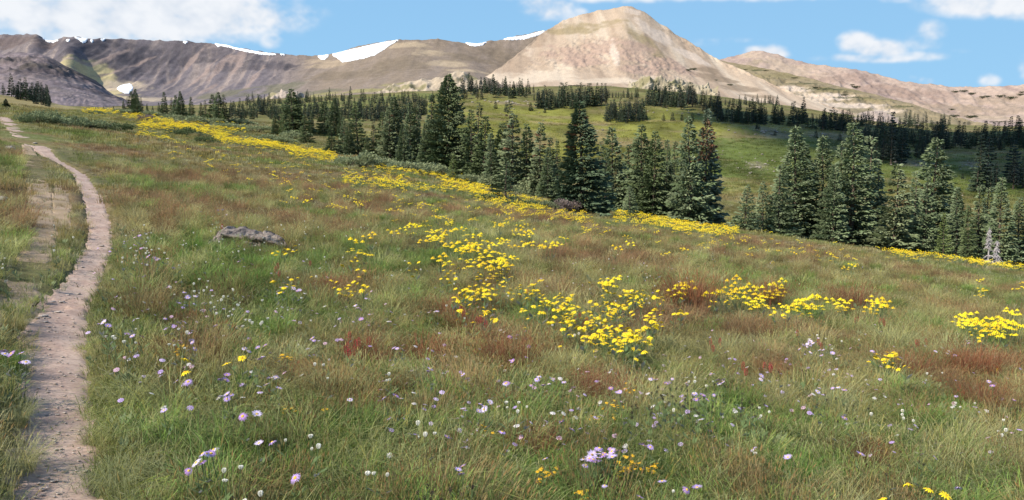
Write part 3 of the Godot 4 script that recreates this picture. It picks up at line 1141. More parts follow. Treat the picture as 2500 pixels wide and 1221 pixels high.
# [mountain, label, [[px, top, bottom], ...]]
const SNOW := [
	["far_ridge", "small snow patch in the notch of the dark craggy crest", [[104, 92, 94], [116, 96, 103], [130, 99, 105], [142, 98, 100]]],
	["far_ridge", "round spot of snow on the dome beside the crest notch", [[161, 98, 100], [166, 96, 103], [171, 97, 100]]],
	["far_ridge", "forked snow tongue hanging from the dark cirque crest", [[182, 90, 92], [192, 92, 97], [203, 93, 106], [209, 94, 106], [214, 95, 98]]],
	["far_ridge", "thin snow sliver below the dark cirque crest", [[221, 97, 100], [225, 96, 105], [229, 99, 103]]],
	["far_ridge", "tiny snow fleck on the level part of the cirque crest", [[246, 95, 99], [252, 95, 101], [258, 95, 97]]],
	["far_ridge", "small snow bit beside the long cornice on the crest", [[447, 101, 104], [453, 101, 107], [459, 102, 105]]],
	["far_ridge", "long thin snow cornice along the cirque crest", [[524, 104, 107], [532, 105, 116], [540, 107, 112], [560, 112, 117], [600, 121, 127], [640, 128, 134], [664, 131, 135], [674, 132, 134]]],
	["far_ridge", "small snow spot just past the end of the cornice", [[684, 132, 134], [690, 132, 136], [696, 133, 135]]],
	["far_ridge", "squarish snow patch beside the large snowfield", [[776, 136, 139], [784, 135, 147], [794, 134, 146], [802, 133, 138]]],
	["far_ridge", "largest snowfield, a white wedge on the brown hump", [[812, 131, 136], [822, 129, 142], [836, 126, 153], [860, 120, 149], [886, 114, 144], [912, 108, 136], [936, 103, 122], [956, 100, 108], [972, 98, 100]]],
	["far_ridge", "snow patch in the dip between brown hump and bare peak", [[1136, 103, 106], [1150, 105, 113], [1164, 107, 114], [1178, 105, 111], [1188, 103, 105]]],
	["far_ridge", "snow cornice running up to the shoulder of the bare peak", [[1228, 93, 97], [1250, 91, 98], [1280, 87, 96], [1310, 79, 88], [1330, 74, 80]]],
	["far_ridge", "bright snow pool on the cirque floor behind the spruces", [[287, 212, 217], [294, 208, 224], [304, 206, 228], [314, 204, 229], [321, 207, 224], [325, 212, 219]]],
	["bare_peak", "small snow strip at the foot of the bare peak", [[1163, 184, 189], [1172, 183, 190], [1183, 183, 187]]]]


func make_snow() -> void:
	var m := plain(Color(0.70, 0.72, 0.76), 0.8)
	for q in SNOW:
		var rows := 7
		var pts: Array = q[2]
		var first: float = pts[0][0]
		var last: float = pts[pts.size() - 1][0]
		var n := maxi(9, int((last - first) / 2.0))
		var s := Shape.new()
		var seg := 0
		for k in n:
			var px := lerpf(first, last, float(k) / (n - 1))
			while seg < pts.size() - 2 and px > pts[seg + 1][0]:
				seg += 1
			var f: float = (px - pts[seg][0]) / (pts[seg + 1][0] - pts[seg][0])
			var top: float = lerpf(pts[seg][1], pts[seg + 1][1], f) + 0.9 * n_fine.get_noise_1d(px * 0.35)
			var bot: float = lerpf(pts[seg][2], pts[seg + 1][2], f) + 2.0 * n_fine.get_noise_1d(px * 0.22 + 40.0)
			for r in rows:
				var t := float(r) / (rows - 1)
				var p := on_mount(q[0], px, lerpf(top, maxf(bot, top + 0.6), t))
				var lift := 0.4 if (r == 0 or r == rows - 1 or k == 0 or k == n - 1) else 1.6
				s.v.append(p + Vector3(0, 0.85, 0.55) * lift)
				s.c.append(Color.WHITE)
		for k in n - 1:
			for r in rows - 1:
				var o := k * rows + r
				s.i.append_array(PackedInt32Array([o, o + rows, o + 1, o + rows, o + rows + 1, o + 1]))
		var o2 := single("snow_patch", s.mesh(true), m)
		tag(o2, q[1], "snow patch", "old snow left on the high ridges")


# [name, label, [[px, top, bottom], ...], depth, colour, roughness]
const OUTCROPS := [
	["rock_outcrop", "pale rock band capped with dark scrub behind the left spruces", [[600, 256, 262], [625, 246, 262], [650, 238, 262], [690, 228, 260], [720, 226, 258], [745, 234, 256]], 640.0, Color(0.44, 0.37, 0.32), 5.0],
	["rock_outcrop", "long cream rock face rising behind the tallest spruce", [[920, 230, 236], [950, 215, 236], [985, 206, 236], [1030, 197, 234], [1080, 190, 232], [1120, 180, 230], [1150, 184, 230], [1185, 200, 230]], 700.0, Color(0.46, 0.385, 0.30), 4.0],
	["rock_outcrop", "knobbly pale rock mound at the foot of the bare peak", [[1525, 224, 236], [1550, 205, 238], [1580, 198, 240], [1615, 203, 240], [1650, 206, 242], [1690, 205, 244], [1720, 214, 246], [1750, 232, 248]], 620.0, Color(0.45, 0.39, 0.29), 8.0],
	["rock_outcrop", "pinkish scree bank beside the dark right forest", [[2080, 285, 306], [2120, 280, 312], [2160, 282, 318], [2200, 290, 322], [2245, 306, 326]], 480.0, Color(0.40, 0.33, 0.30), 3.0]]


func make_outcrops() -> void:
	for q in OUTCROPS:
		var cols := []
		for e in q[2]:
			var top: float = e[1]
			var bot: float = e[2]
			var d: float = q[3]
			cols.append([e[0], [[top, d + 26.0], [lerpf(top, bot, 0.3), d + 16.0], [lerpf(top, bot, 0.65), d + 7.0], [bot, d], [bot + 14.0, d - 14.0]]])
		var amp: float = q[5]
		var tone: Color = q[4]
		var rough := func(p: Vector3, _t: float, _px: float) -> float: return amp * n_ridge.get_noise_3d(p.x * 0.045, p.y * 0.06, p.z * 0.03) + 1.2 * n_big.get_noise_3d(p.x * 0.15, p.y * 0.15, p.z * 0.15)
		var col := func(p: Vector3, _t: float, _px: float) -> Color:
			var c := tone * (1.0 + 0.4 * n_big.get_noise_3d(p.x * 0.12, p.y * 0.12, p.z * 0.12))
			return c.lerp(Color(0.22, 0.21, 0.10), 0.7 * ss(0.12, 0.34, n_mid.get_noise_3d(p.x * 0.03, p.y * 0.05, p.z * 0.03)))
		var o := single(q[0], loft("outcrop", cols, 130, 34, rough, col, 2.5, 30.0), rock_mat(66, 0.09, 0.7))
		tag(o, q[1], "rock outcrop")


func cloud_shape(sd: int, size: Vector3) -> ArrayMesh:
	var s := Shape.new()
	var w := 72
	var h := 40
	for y in h + 1:
		var b := PI * y / h
		for x in w:
			var a := TAU * x / w
			var d := Vector3(cos(a) * sin(b), cos(b), sin(a) * sin(b))
			var k := 1.0 + 0.55 * n_mid.get_noise_3d(d.x * 1.3 + sd, d.y * 1.3, d.z * 1.3) + 0.2 * absf(n_big.get_noise_3d(d.x * 4.0 + sd, d.y * 4.0, d.z * 4.0))
			var p := d * k
			if p.y < 0.0:
				p.y *= 0.3
			s.p(p * size)
	for y in h:
		for x in w:
			var o := y * w + x
			var e := y * w + (x + 1) % w
			s.i.append_array(PackedInt32Array([o, e, o + w, e, e + w, o + w]))
	return s.mesh(true)


# a cumulus overhead, outside the picture: the right-hand forest lies in its shadow
func make_clouds() -> void:
	var to := SUN_DIR.normalized()
	var m := plain(Color(0.86, 0.87, 0.9), 1.0, 0.8)
	var spot := at(2680, 380, 235)
	var o := single("cloud", cloud_shape(3, Vector3(85, 30, 150)), m, spot + to * 1100.0)
	tag(o, "white cumulus cloud drifting over the dark right-hand forest", "cloud")


# ==================================================================== trees

var bark: StandardMaterial3D
var needles: StandardMaterial3D

# a spruce about 8 m tall: rings of branches, each set with needle-covered twigs
func spruce_crown(sd: int, spread: float, rings: int, per: int, fill: float, droop: float, tone: Color, tone2: Color, ragged: float, dead := 0.0, twig := 1.0, lowest := 0.03, shape := 0.86) -> ArrayMesh:
	var g := RandomNumberGenerator.new()
	g.seed = sd
	var s := Shape.new()
	var tall := 8.0
	for k in rings:
		var f := lowest + (0.985 - lowest) * pow(float(k) / (rings - 1), 0.92)
		var y := f * tall
		var wide := spread * tall * pow(1.0 - f, shape) * (0.92 + 0.08 * sin(f * 17.0 + sd))
		wide *= 1.0 - 0.35 * (1.0 - ss(0.0, 0.08, f))
		var n := maxi(3, int(per * (0.55 + 0.45 * (1.0 - f))))
		var turn := g.randf() * TAU
		for b in n:
			if g.randf() < ragged * 0.25:
				continue
			var ang := turn + TAU * (b + g.randf_range(-0.3, 0.3)) / n
			var length := maxf(0.12, wide * g.randf_range(1.0 - ragged * 0.5, 1.0 + ragged * 0.25) * (1.0 + 0.16 * sin(ang + sd + f * 3.0)))
			var out := Vector3(cos(ang), 0, sin(ang))
			var side := Vector3(-out.z, 0, out.x)
			var rise := lerpf(-droop, 0.75, ss(0.25, 1.0, f)) + g.randf_range(-0.1, 0.1)
			var y0 := y + g.randf_range(-0.1, 0.1)
			var brown := dead > 0.0 and f > 0.55 and f < 0.9 and g.randf() < dead
			var tint := tone.lerp(tone2, g.randf())
			var twigs := int((6.0 + length * 22.0) * fill)
			for w in twigs:
				var t := lerpf(0.16, 1.0, pow((w + g.randf()) / twigs, 0.8))
				var lift := rise * t * length * 0.55 + 0.16 * length * t * t * t
				var axis := out * (t * length) + Vector3(0, y0 + lift, 0)
				var reach := (0.10 + 0.30 * length * (1.0 - t * 0.72)) * g.randf_range(-1.0, 1.0)
				var from := axis + side * reach + Vector3(0, -absf(reach) * 0.22 + g.randf_range(-0.06, 0.06), 0)
				var dir := (out * g.randf_range(0.6, 1.0) + side * signf(reach) * g.randf_range(0.1, 0.8) + Vector3(0, g.randf_range(-0.5, 0.28), 0)).normalized()
				var size := g.randf_range(0.20, 0.38) * twig * lerpf(1.0, 0.62, f)
				s.col = tint * g.randf_range(0.75, 1.3)
				if brown and g.randf() < 0.7:
					s.col = Color(0.15, 0.075, 0.045) * g.randf_range(0.7, 1.3)
				s.spindle(from, from + dir * size, size * 0.24)
	# the leader
	for k in 7:
		var y := tall * (0.94 + 0.009 * k)
		s.col = tone2 * g.randf_range(0.8, 1.3)
		var a := g.randf() * TAU
		s.spindle(Vector3(0, y, 0), Vector3(cos(a) * 0.10, y + 0.16, sin(a) * 0.10), 0.035)
	s.col = tone2
	s.spindle(Vector3(0, tall * 0.97, 0), Vector3(0, tall * 1.015, 0), 0.03)
	return s.mesh()


func spruce_trunk(sd: int, stubs: int) -> ArrayMesh:
	var g := RandomNumberGenerator.new()
	g.seed = sd
	var s := Shape.new()
	s.col = Color(0.10, 0.078, 0.062)
	var pts := PackedVector3Array()
	var radii := PackedFloat32Array()
	for k in 9:
		var f := k / 8.0
		pts.append(Vector3(0.04 * sin(f * 5.0 + sd), f * 8.0 - (0.25 if k == 0 else 0.0), 0.04 * cos(f * 4.0 + sd) - 0.04))
		radii.append(lerpf(0.15, 0.012, pow(f, 0.85)) + (0.05 if k == 0 else 0.0))
	s.tube(pts, radii, 8)
	for k in stubs:
		var y := g.randf_range(0.2, 3.5)
		var a := g.randf() * TAU
		var l := g.randf_range(0.3, 1.0)
		s.col = Color(0.12, 0.095, 0.078)
		s.tube(PackedVector3Array([Vector3(0, y, 0), Vector3(cos(a) * l, y - 0.08 * l, sin(a) * l)]), PackedFloat32Array([0.022, 0.006]), 4)
	return s.mesh(true)


# far spruces, fewer and larger twigs
func far_crown(sd: int, spread: float, tone: Color, bare := 0.05) -> ArrayMesh:
	return spruce_crown(sd, spread, 15, 6, 0.8, 0.35, tone, tone * 1.3, 0.5, 0.0, 1.9, bare)


var kinds := {}


func make_kinds() -> void:
	bark = painted(0.95)
	needles = painted(0.75, 0.0, 0.25)
	var green := Color(0.076, 0.104, 0.044)
	var grass := Color(0.110, 0.145, 0.055)
	var blue := Color(0.096, 0.132, 0.066)
	var frost := Color(0.158, 0.192, 0.112)
	var deep := Color(0.044, 0.068, 0.038)
	kinds["broad"] = [spruce_crown(1, 0.31, 46, 10, 1.3, 0.45, green, Color(0.115, 0.140, 0.080), 0.4, 0.0, 1.0, 0.02, 0.72), spruce_trunk(1, 6)]
	kinds["dark"] = [spruce_crown(2, 0.25, 40, 10, 1.3, 0.5, deep, Color(0.075, 0.105, 0.062), 0.6, 0.10), spruce_trunk(2, 8)]
	kinds["dense"] = [spruce_crown(3, 0.22, 40, 8, 1.1, 0.4, green, Color(0.118, 0.148, 0.088), 0.4), spruce_trunk(3, 5)]
	kinds["slim"] = [spruce_crown(4, 0.145, 36, 7, 1.0, 0.45, green, Color(0.105, 0.135, 0.080), 0.5), spruce_trunk(4, 5)]
	kinds["blue"] = [spruce_crown(5, 0.23, 36, 8, 1.1, 0.35, blue, frost, 0.6), spruce_trunk(5, 6)]
	kinds["blueslim"] = [spruce_crown(6, 0.165, 32, 7, 1.05, 0.35, blue, frost, 0.6), spruce_trunk(6, 6)]
	kinds["brown"] = [spruce_crown(7, 0.20, 40, 8, 1.15, 0.4, Color(0.075, 0.105, 0.07), Color(0.13, 0.165, 0.115), 0.45, 0.6), spruce_trunk(7, 6)]
	kinds["young"] = [spruce_crown(8, 0.30, 18, 7, 0.7, 0.1, grass, Color(0.115, 0.145, 0.05), 0.4, 0.0, 1.5), spruce_trunk(8, 2)]
	kinds["youngblue"] = [spruce_crown(9, 0.28, 20, 7, 0.8, 0.1, blue, frost, 0.5, 0.0, 1.5), spruce_trunk(9, 2)]
	kinds["open"] = [spruce_crown(10, 0.25, 24, 6, 0.9, 0.35, deep, Color(0.06, 0.09, 0.045), 0.8), spruce_trunk(10, 8)]
	kinds["dense2"] = [spruce_crown(12, 0.24, 36, 8, 1.1, 0.55, green, Color(0.110, 0.140, 0.075), 0.6, 0.0, 1.1, 0.05, 0.80), spruce_trunk(12, 6)]
	kinds["blue2"] = [spruce_crown(15, 0.25, 32, 8, 1.1, 0.25, blue, frost, 0.75, 0.04, 1.15, 0.03, 0.80), spruce_trunk(15, 6)]
	kinds["slim2"] = [spruce_crown(16, 0.16, 30, 7, 1.0, 0.6, green, Color(0.10, 0.125, 0.07), 0.7, 0.08, 1.1, 0.08, 0.8), spruce_trunk(16, 8)]
	kinds["dense3"] = [spruce_crown(17, 0.27, 30, 7, 1.1, 0.7, green, Color(0.100, 0.125, 0.060), 0.9, 0.03, 1.2, 0.02, 0.92), spruce_trunk(17, 12)]
	kinds["blue3"] = [spruce_crown(18, 0.21, 30, 8, 1.15, 0.45, Color(0.10, 0.128, 0.064), Color(0.16, 0.185, 0.105), 0.9, 0.12, 1.2, 0.05, 0.8), spruce_trunk(18, 10)]
	kinds["slim3"] = [spruce_crown(19, 0.13, 24, 6, 0.9, 0.8, Color(0.09, 0.105, 0.055), Color(0.13, 0.14, 0.08), 1.0, 0.2, 1.25, 0.12, 0.9), spruce_trunk(19, 14)]
	for k in 5:
		kinds["far%d" % k] = [far_crown(20 + k, [0.17, 0.20, 0.23, 0.15, 0.19][k], [Color(0.034, 0.050, 0.036), Color(0.042, 0.060, 0.036), Color(0.030, 0.044, 0.036), Color(0.040, 0.050, 0.042), Color(0.046, 0.064, 0.040)][k], [0.05, 0.08, 0.03, 0.14, 0.05][k]), spruce_trunk(30 + k, 0)]


func plant_tree(called: String, kind: String, foot: Vector3, tall: float, fat: float, label: String, group := "") -> Node3D:
	var o := base(called, foot)
	var k := tall / 8.0
	o.transform = Transform3D(Basis.from_euler(Vector3(rng.randf_range(-0.04, 0.04), rng.randf() * TAU, rng.randf_range(-0.04, 0.04))) * Basis.from_scale(Vector3(k * fat, k, k * fat)), foot - Vector3(0, 0.05, 0))
	part("trunk", kinds[kind][1], bark, o)
	part("crown", kinds[kind][0], needles, o)
	tag(o, label, "tree", group)
	return o


# a tree whose tip shows at (px, py), standing at a given depth
func tree_by_tip(called: String, kind: String, px: float, py: float, depth: float, fat: float, label: String, group := "") -> Node3D:
	var tip := at(px, py, depth)
	var foot := on_land(tip.x, tip.z)
	if kind in ["dense", "blue", "slim"] and rng.randf() < 0.66:
		kind += ["2", "3"][rng.randi_range(0, 1)]
	if not kind in ["young", "youngblue", "open", "broad", "brown"]:
		fat *= rng.randf_range(1.08, 1.42)
	return plant_tree(called, kind, foot, maxf(tip.y - foot.y, 0.4), fat, label, group)


# [kind, px of tip, py of tip, depth, fatness, label]
const NEAR_TREES := [
	["broad", 1090, 180, 80, 1.06, "tallest and broadest spruce, dark green with a forked top"],
	["dark", 1420, 246, 44.5, 1.05, "dark spruce with a thin spire standing in front at the meadow edge"],
	["brown", 1722, 266, 57, 1.0, "spruce with a rusty brown upper crown and blue-green tip"],
	["blue", 1690, 284, 55, 0.82, "blue-green spruce leaning against the rusty-topped spruce"],
	["dense", 712, 216, 125, 1.25, "tall dark twin-topped spruce at the far left of the spruce belt"],
	["dense", 720, 224, 127, 1.0, "second stem of the tall twin-topped spruce at the left"],
	["dense", 745, 282, 108, 1.15, "middle-sized spruce standing free before the tall twin-topped one"],
	["dense", 808, 304, 88, 1.2, "small pointed spruce standing free on the flower slope"],
	["open", 1233, 392, 44.5, 2.0, "small open dark spruce standing in yellow flowers in front of the belt"],
	["young", 1105, 376, 66, 1.0, "bright yellow-green young spruce in front of the tallest spruce"],
	["youngblue", 1540, 452, 52, 1.2, "low blue-green young spruce beside the dark front spruce"],
	["youngblue", 1822, 448, 52, 1.25, "low round blue-green spruce at the flower edge"],
	["blue", 2285, 336, 56, 1.0, "frosty spruce with a clear pale spire before the dark forest"],
	["young", 2308, 520, 50, 0.75, "bright green sapling at the foot of the frosty spire spruce"],
	["open", 490, 316, 78, 1.9, "low bushy dark spruce alone on the left slope"],
	["open", 875, 484, 27, 2.2, "tiny dark spruce seedling alone in the brown grass"],
	["dark", 14, 240, 108, 1.6, "small dark spruce beside the top of the trail"],
	["dense", 334, 232, 140, 0.95, "spruce standing in front of the far-left spruce clump"]]

const BELT := [
	["dense", 670, 282, 122, 1.3], ["young", 688, 292, 118, 1.1], ["slim", 760, 270, 130, 1.0], ["dense", 790, 246, 132, 1.0], ["dense", 815, 238, 130, 1.05], ["slim", 830, 262, 126, 1.0],
	["dense", 872, 247, 92, 1.05], ["blue", 838, 285, 90, 0.8], ["dense", 852, 300, 88, 0.9], ["dense", 895, 330, 85, 1.0], ["slim", 910, 285, 105, 1.1], ["dense", 930, 272, 92, 0.9], ["blue", 950, 262, 88, 0.9],
	["dense", 966, 236, 90, 1.05], ["dense", 1000, 250, 86, 1.0], ["slim", 1016, 258, 92, 1.0], ["dense", 985, 300, 82, 0.9], ["dense", 1035, 300, 80, 0.9], ["slim", 1050, 230, 100, 1.1],
	["dense", 1152, 266, 78, 1.0], ["dense", 1178, 282, 72, 1.0], ["slim", 1165, 250, 84, 1.0], ["blue", 1200, 322, 68, 0.85], ["slim", 1240, 245, 82, 0.9], ["blue", 1250, 278, 66, 0.95], ["dense", 1222, 300, 72, 1.0],
	["dense", 1285, 302, 68, 0.9], ["blue", 1315, 298, 64, 1.0], ["slim", 1345, 335, 70, 0.9], ["slim", 1362, 342, 72, 0.8], ["dense", 1335, 360, 62, 0.9],
	["slim", 1467, 344, 66, 1.2], ["blue", 1500, 310, 62, 0.95], ["dense", 1478, 380, 58, 1.0], ["slim", 1530, 352, 70, 1.1], ["dense", 1574, 305, 60, 0.95], ["dense", 1597, 320, 58, 1.0], ["slim", 1560, 340, 66, 1.0],
	["slim", 1628, 340, 76, 0.8], ["slim", 1645, 345, 78, 0.8], ["slim", 1670, 350, 74, 0.9], ["dense", 1640, 400, 58, 0.8],
	["blue", 1946, 308, 58, 1.05], ["blueslim", 1905, 400, 54, 1.2], ["youngblue", 1868, 440, 54, 1.1], ["dense", 1970, 350, 62, 1.1], ["blue", 2015, 330, 58, 1.0], ["blue", 2090, 298, 56, 1.0], ["blueslim", 2122, 332, 60, 1.1], ["blueslim", 2062, 345, 62, 1.1],
	["blue", 2040, 400, 54, 0.9], ["blue", 2192, 400, 52, 1.05], ["blueslim", 2150, 390, 58, 1.1], ["blueslim", 2240, 418, 54, 1.1], ["blue", 2262, 430, 52, 0.9], ["dense", 2310, 400, 60, 1.0], ["blue", 2346, 456, 52, 1.0], ["blueslim", 2394, 452, 54, 1.0], ["blueslim", 2410, 456, 55, 1.0],
	["blue", 2450, 432, 52, 1.0], ["blue", 2496, 480, 54, 1.0], ["blue", 2560, 450, 54, 1.0], ["dense", 2370, 500, 50, 0.8]]

# far-left spruces on the rim of the meadow
const RIM := [["slim", 300, 244, 170], ["dense", 318, 222, 172], ["dense", 329, 216, 170], ["slim", 343, 236, 165], ["slim", 252, 256, 178], ["slim", 276, 258, 178], ["slim", 358, 252, 168], ["slim", 372, 258, 165], ["slim", 388, 250, 160],
	["slim", 400, 224, 150], ["slim", 418, 238, 150], ["dense", 440, 222, 140], ["dense", 428, 232, 146], ["slim", 465, 236, 145], ["slim", 488, 250, 145], ["slim", 500, 244, 150], ["dense", 520, 230, 142], ["dense", 534, 224, 140], ["slim", 548, 230, 140], ["young", 506, 275, 138], ["young", 540, 272, 136], ["slim", 455, 262, 150]]

# groves on the valley side: [px from, px to, tip py, foot py, number, label]
const GROVES := [
	[1125, 1295, 198, 240, 34, "dark spruce in the skyline row above the sunny slope"],
	[1312, 1480, 218, 268, 30, "dark spruce in the wide grove on the sunny slope"],
	[1478, 1572, 250, 294, 30, "spruce in the low pointed grove jutting into the sunny slope"],
	[1578, 1698, 216, 268, 28, "tall spruce in the dense grove below the pale rock mound"],
	[1712, 1758, 232, 274, 9, "spruce in the bare-stemmed clump right of the dense grove"],
	[1752, 1866, 252, 304, 20, "spruce in the dark purple-brown grove on the right slope"],
	[1884, 1914, 258, 298, 6, "spruce in the small tight clump on the right slope"],
	[1932, 1974, 252, 304, 8, "spruce in the tall dark trio clump on the right slope"],
	[2002, 2082, 272, 322, 8, "spruce in the loose group above the right forest"],
	[-10, 122, 192, 240, 34, "dark spruce in the band below the left scree slope"]]


func make_trees() -> void:
	make_kinds()
	for q in NEAR_TREES:
		tree_by_tip("spruce_tree", q[0], q[1], q[2], q[3], q[4], q[5])
	for q in BELT:
		var where := "left of the tallest spruce" if q[1] < 1060 else ("between the tallest spruce and the dark front spruce" if q[1] < 1400 else ("between the dark front spruce and the rusty-topped one" if q[1] < 1700 else "right of the rusty-topped spruce"))
		var look: String = {"blue": "blue-green spruce", "blueslim": "slim blue-green spruce", "slim": "slim dark spruce", "dense": "dense green spruce", "young": "young light green spruce", "youngblue": "low blue-green spruce"}[q[0]]
		tree_by_tip("spruce_tree", q[0], q[1], q[2], q[3], q[4], "%s in the belt, %s" % [look, where], "%s, %s" % [look, where])
	for q in RIM:
		var look: String = {"slim": "slim spruce", "dense": "bushy spruce", "young": "young spruce"}[q[0]]
		tree_by_tip("spruce_tree", q[0], q[1], q[2], q[3], 1.15, "%s on the willow rim below the dark cirque" % look, "%s on the willow rim" % look)
	# groves far off on the valley side
	var left := 300
	var heap := []
	for q in GROVES:
		for k in q[4]:
			var px: float = lerpf(q[0], q[1], (k + rng.randf()) / q[4])
			var drop := 0.0
			if q[0] == -10:
				drop = px * 0.30 - 12.0
			var up := rng.randf_range(0.0, 12.0)
			var foot := hit(px, q[3] - up + drop)
			if foot.z < -450.0:
				continue
			var tall: float = (q[3] - q[2]) * rng.randf_range(0.55, 1.15) * -foot.z / LENS
			if left > 0:
				left -= 1
				plant_tree("far_spruce", "far%d" % rng.randi_range(0, 4), foot, tall, rng.randf_range(0.85, 1.35), q[5], q[5])
			for e in k % 2:      # the ones that only show as the mass behind them
				var px2 := px + rng.randfn() * 7.0
				var foot2 := hit(px2, q[3] - rng.randf_range(4.0, 16.0) + drop)
				if foot2.z < foot.z * 1.5:
					continue
				heap.append([rng.randi_range(0, 4), foot2, tall * rng.randf_range(0.4, 1.05)])
	# the forest band behind the belt, and the dark forest on the right
	for q in [[560, 1040, 252, 292, 130, 0], [600, 1060, 234, 262, 90, 0], [2095, 2520, 306, 362, 80, 1], [1980, 2320, 282, 318, 44, 1], [1640, 1960, 232, 262, 50, 2], [1300, 1560, 214, 246, 40, 2], [2140, 2210, 300, 400, 9, 3], [2235, 2262, 332, 392, 4, 3], [2380, 2430, 348, 470, 5, 3], [2460, 2560, 372, 460, 9, 3], [1975, 2130, 268, 300, 26, 2]]:
		for k in q[4]:
			var px: float = lerpf(q[0], q[1], (k + rng.randf()) / q[4])
			var foot := hit(px, q[3] + rng.randf_range(-16.0, 3.0) * (0.4 if q[5] == 2 else 1.0))
			if foot.z < -620.0:
				continue
			var tall: float = (q[3] - q[2]) * rng.randf_range(0.5, 1.15) * -foot.z / LENS
			if q[5] == 2:
				tall *= 0.75
			var pick := rng.randi_range(0, 4)
			if q[5] == 3 or (left > 0 and (k % 3 == 0)):
				left -= 1
				var label: String = ["slim spruce in the forest band behind the spruce belt", "dark spruce in the shaded forest on the right", "small spruce scattered below the rock slopes", "tall near-black spruce before the shaded right forest"][q[5]]
				plant_tree("far_spruce", "far%d" % pick, foot, tall, rng.randf_range(0.85, 1.2), label, label)
			else:
				heap.append([pick, foot, tall])
	var woods := base("far_forest")
	tag(woods, "far conifer forest reading as one dark mass", "forest", "", "stuff")
	for kind in 5:
		var mine := heap.filter(func(e): return e[0] == kind)
		for which in 2:
			var mm := MultiMesh.new()
			mm.transform_format = MultiMesh.TRANSFORM_3D
			mm.mesh = kinds["far%d" % kind][which]
			mm.instance_count = mine.size()
			for k in mine.size():
				var s: float = mine[k][2] / 8.0
				mm.set_instance_transform(k, Transform3D(Basis(Vector3.UP, k * 2.4).scaled(Vector3(s, s, s)), mine[k][1]))
			var mi := MultiMeshInstance3D.new()
			mi.name = "tree_crowns" if which == 0 else "tree_trunks"
			mi.multimesh = mm
			mi.material_override = needles if which == 0 else bark
			mi.set_meta("kind", "stuff")
			woods.add_child(mi, true)
	# young spruces dotted over the slope
	for q in [[1210, 262], [1236, 268], [1296, 266], [1570, 290], [1620, 290], [1642, 292], [1665, 292], [1690, 296], [1850, 318], [1892, 330], [2100, 340], [1992, 336], [2050, 344], [1330, 272], [2260, 440], [2350, 436], [1530, 300]]:
		var foot := hit(q[0], q[1])
		plant_tree("young_spruce", "far2", foot, rng.randf_range(12.0, 24.0) * -foot.z / LENS, 1.5, "small lone spruce dotted on the open valley side", "lone small spruces on the valley side")
	make_snag()


# the bleached dead spruce at the right end of the belt
func make_snag() -> void:
	var foot := at(2420, 640, 45)
	foot.y = land(foot.x, foot.z)
	var o := base("dead_spruce", foot)
	tag(o, "bleached white dead spruce skeleton at the edge of the flowers", "dead tree")
	var m := painted(0.9)
	var k := -foot.z / LENS
	for stem in 2:
		var s := Shape.new()
		s.col = Color(0.34, 0.32, 0.325)
		var x0 := [-8.0, 12.0][stem] * k as float
		var tall := [95.0, 62.0][stem] * k as float
		s.tube(PackedVector3Array([Vector3(x0, -0.1, 0), Vector3(x0 + 0.02, tall * 0.5, 0), Vector3(x0 - 0.02, tall, 0)]), PackedFloat32Array([0.05, 0.035, 0.006]), 6)
		var t := part("trunk", s.mesh(true), m, o)
		var b := Shape.new()
		for q in 60:
			var f := rng.randf_range(0.06, 0.97)
			var a := rng.randf() * TAU
			var l := (1.0 - f * 0.8) * rng.randf_range(0.2, 0.5)
			var p := Vector3(x0, f * tall, 0)
			var mid := p + Vector3(cos(a) * l * 0.6, -0.02, sin(a) * l * 0.6)
			var e := p + Vector3(cos(a) * l, -0.22 * l - 0.08, sin(a) * l)
			b.col = Color(0.34, 0.315, 0.33) * rng.randf_range(0.75, 1.15)
			b.tube(PackedVector3Array([p, mid, e]), PackedFloat32Array([0.022, 0.018, 0.008]), 4)
			for w in 3:
				var h := p.lerp(mid, rng.randf_range(0.4, 1.0))
				b.tube(PackedVector3Array([h, h + Vector3(rng.randf_range(-0.12, 0.12), rng.randf_range(-0.16, 0.0), rng.randf_range(-0.12, 0.12))]), PackedFloat32Array([0.014, 0.006]), 3)
		part("branches", b.mesh(), m, t)


# ==================================================================== shrubs

func bush(sd: int, leaves: int, tone: Color, tone2: Color, leaf: float) -> ArrayMesh:
	var g := RandomNumberGenerator.new()
	g.seed = sd
	var s := Shape.new()
	var lobes := []
	for k in 9:
		lobes.append([Vector3(g.randf_range(-0.7, 0.7), g.randf_range(0.15, 0.6), g.randf_range(-0.7, 0.7)), g.randf_range(0.28, 0.5)])
	for k in leaves:
		var lobe: Array = lobes[g.randi() % lobes.size()]
		var d := Vector3(g.randfn(), absf(g.randfn()) * 0.9 - 0.25, g.randfn()).normalized()
		var p: Vector3 = lobe[0] + d * (lobe[1] as float) * pow(g.randf(), 0.35)
		if p.y < 0.02:
			p.y = g.randf_range(0.02, 0.15)
		var dir := (d + Vector3(g.randf_range(-0.6, 0.6), g.randf_range(0.0, 1.0), g.randf_range(-0.6, 0.6))).normalized()
		var side := dir.cross(Vector3(g.randf_range(-1, 1), g.randf_range(-1, 1), g.randf_range(-1, 1))).normalized()
		s.col = tone.lerp(tone2, g.randf()) * g.randf_range(0.75, 1.25)
		var l := leaf * g.randf_range(0.7, 1.3)
		s.leaf(p, p + dir * l, side * l * 0.26)
	return s.mesh()


func stems(sd: int, c: Color) -> ArrayMesh:
	var g := RandomNumberGenerator.new()
	g.seed = sd
	var s := Shape.new()
	for k in 16:
		var a := g.randf() * TAU
		var l := g.randf_range(0.3, 0.85)
		s.col = c * g.randf_range(0.8, 1.2)
		s.tube(PackedVector3Array([Vector3(cos(a) * 0.1, -0.1, sin(a) * 0.1), Vector3(cos(a) * l * 0.5, 0.3, sin(a) * l * 0.5), Vector3(cos(a) * l, g.randf_range(0.4, 0.75), sin(a) * l)]), PackedFloat32Array([0.02, 0.014, 0.005]), 4)
	return s.mesh()


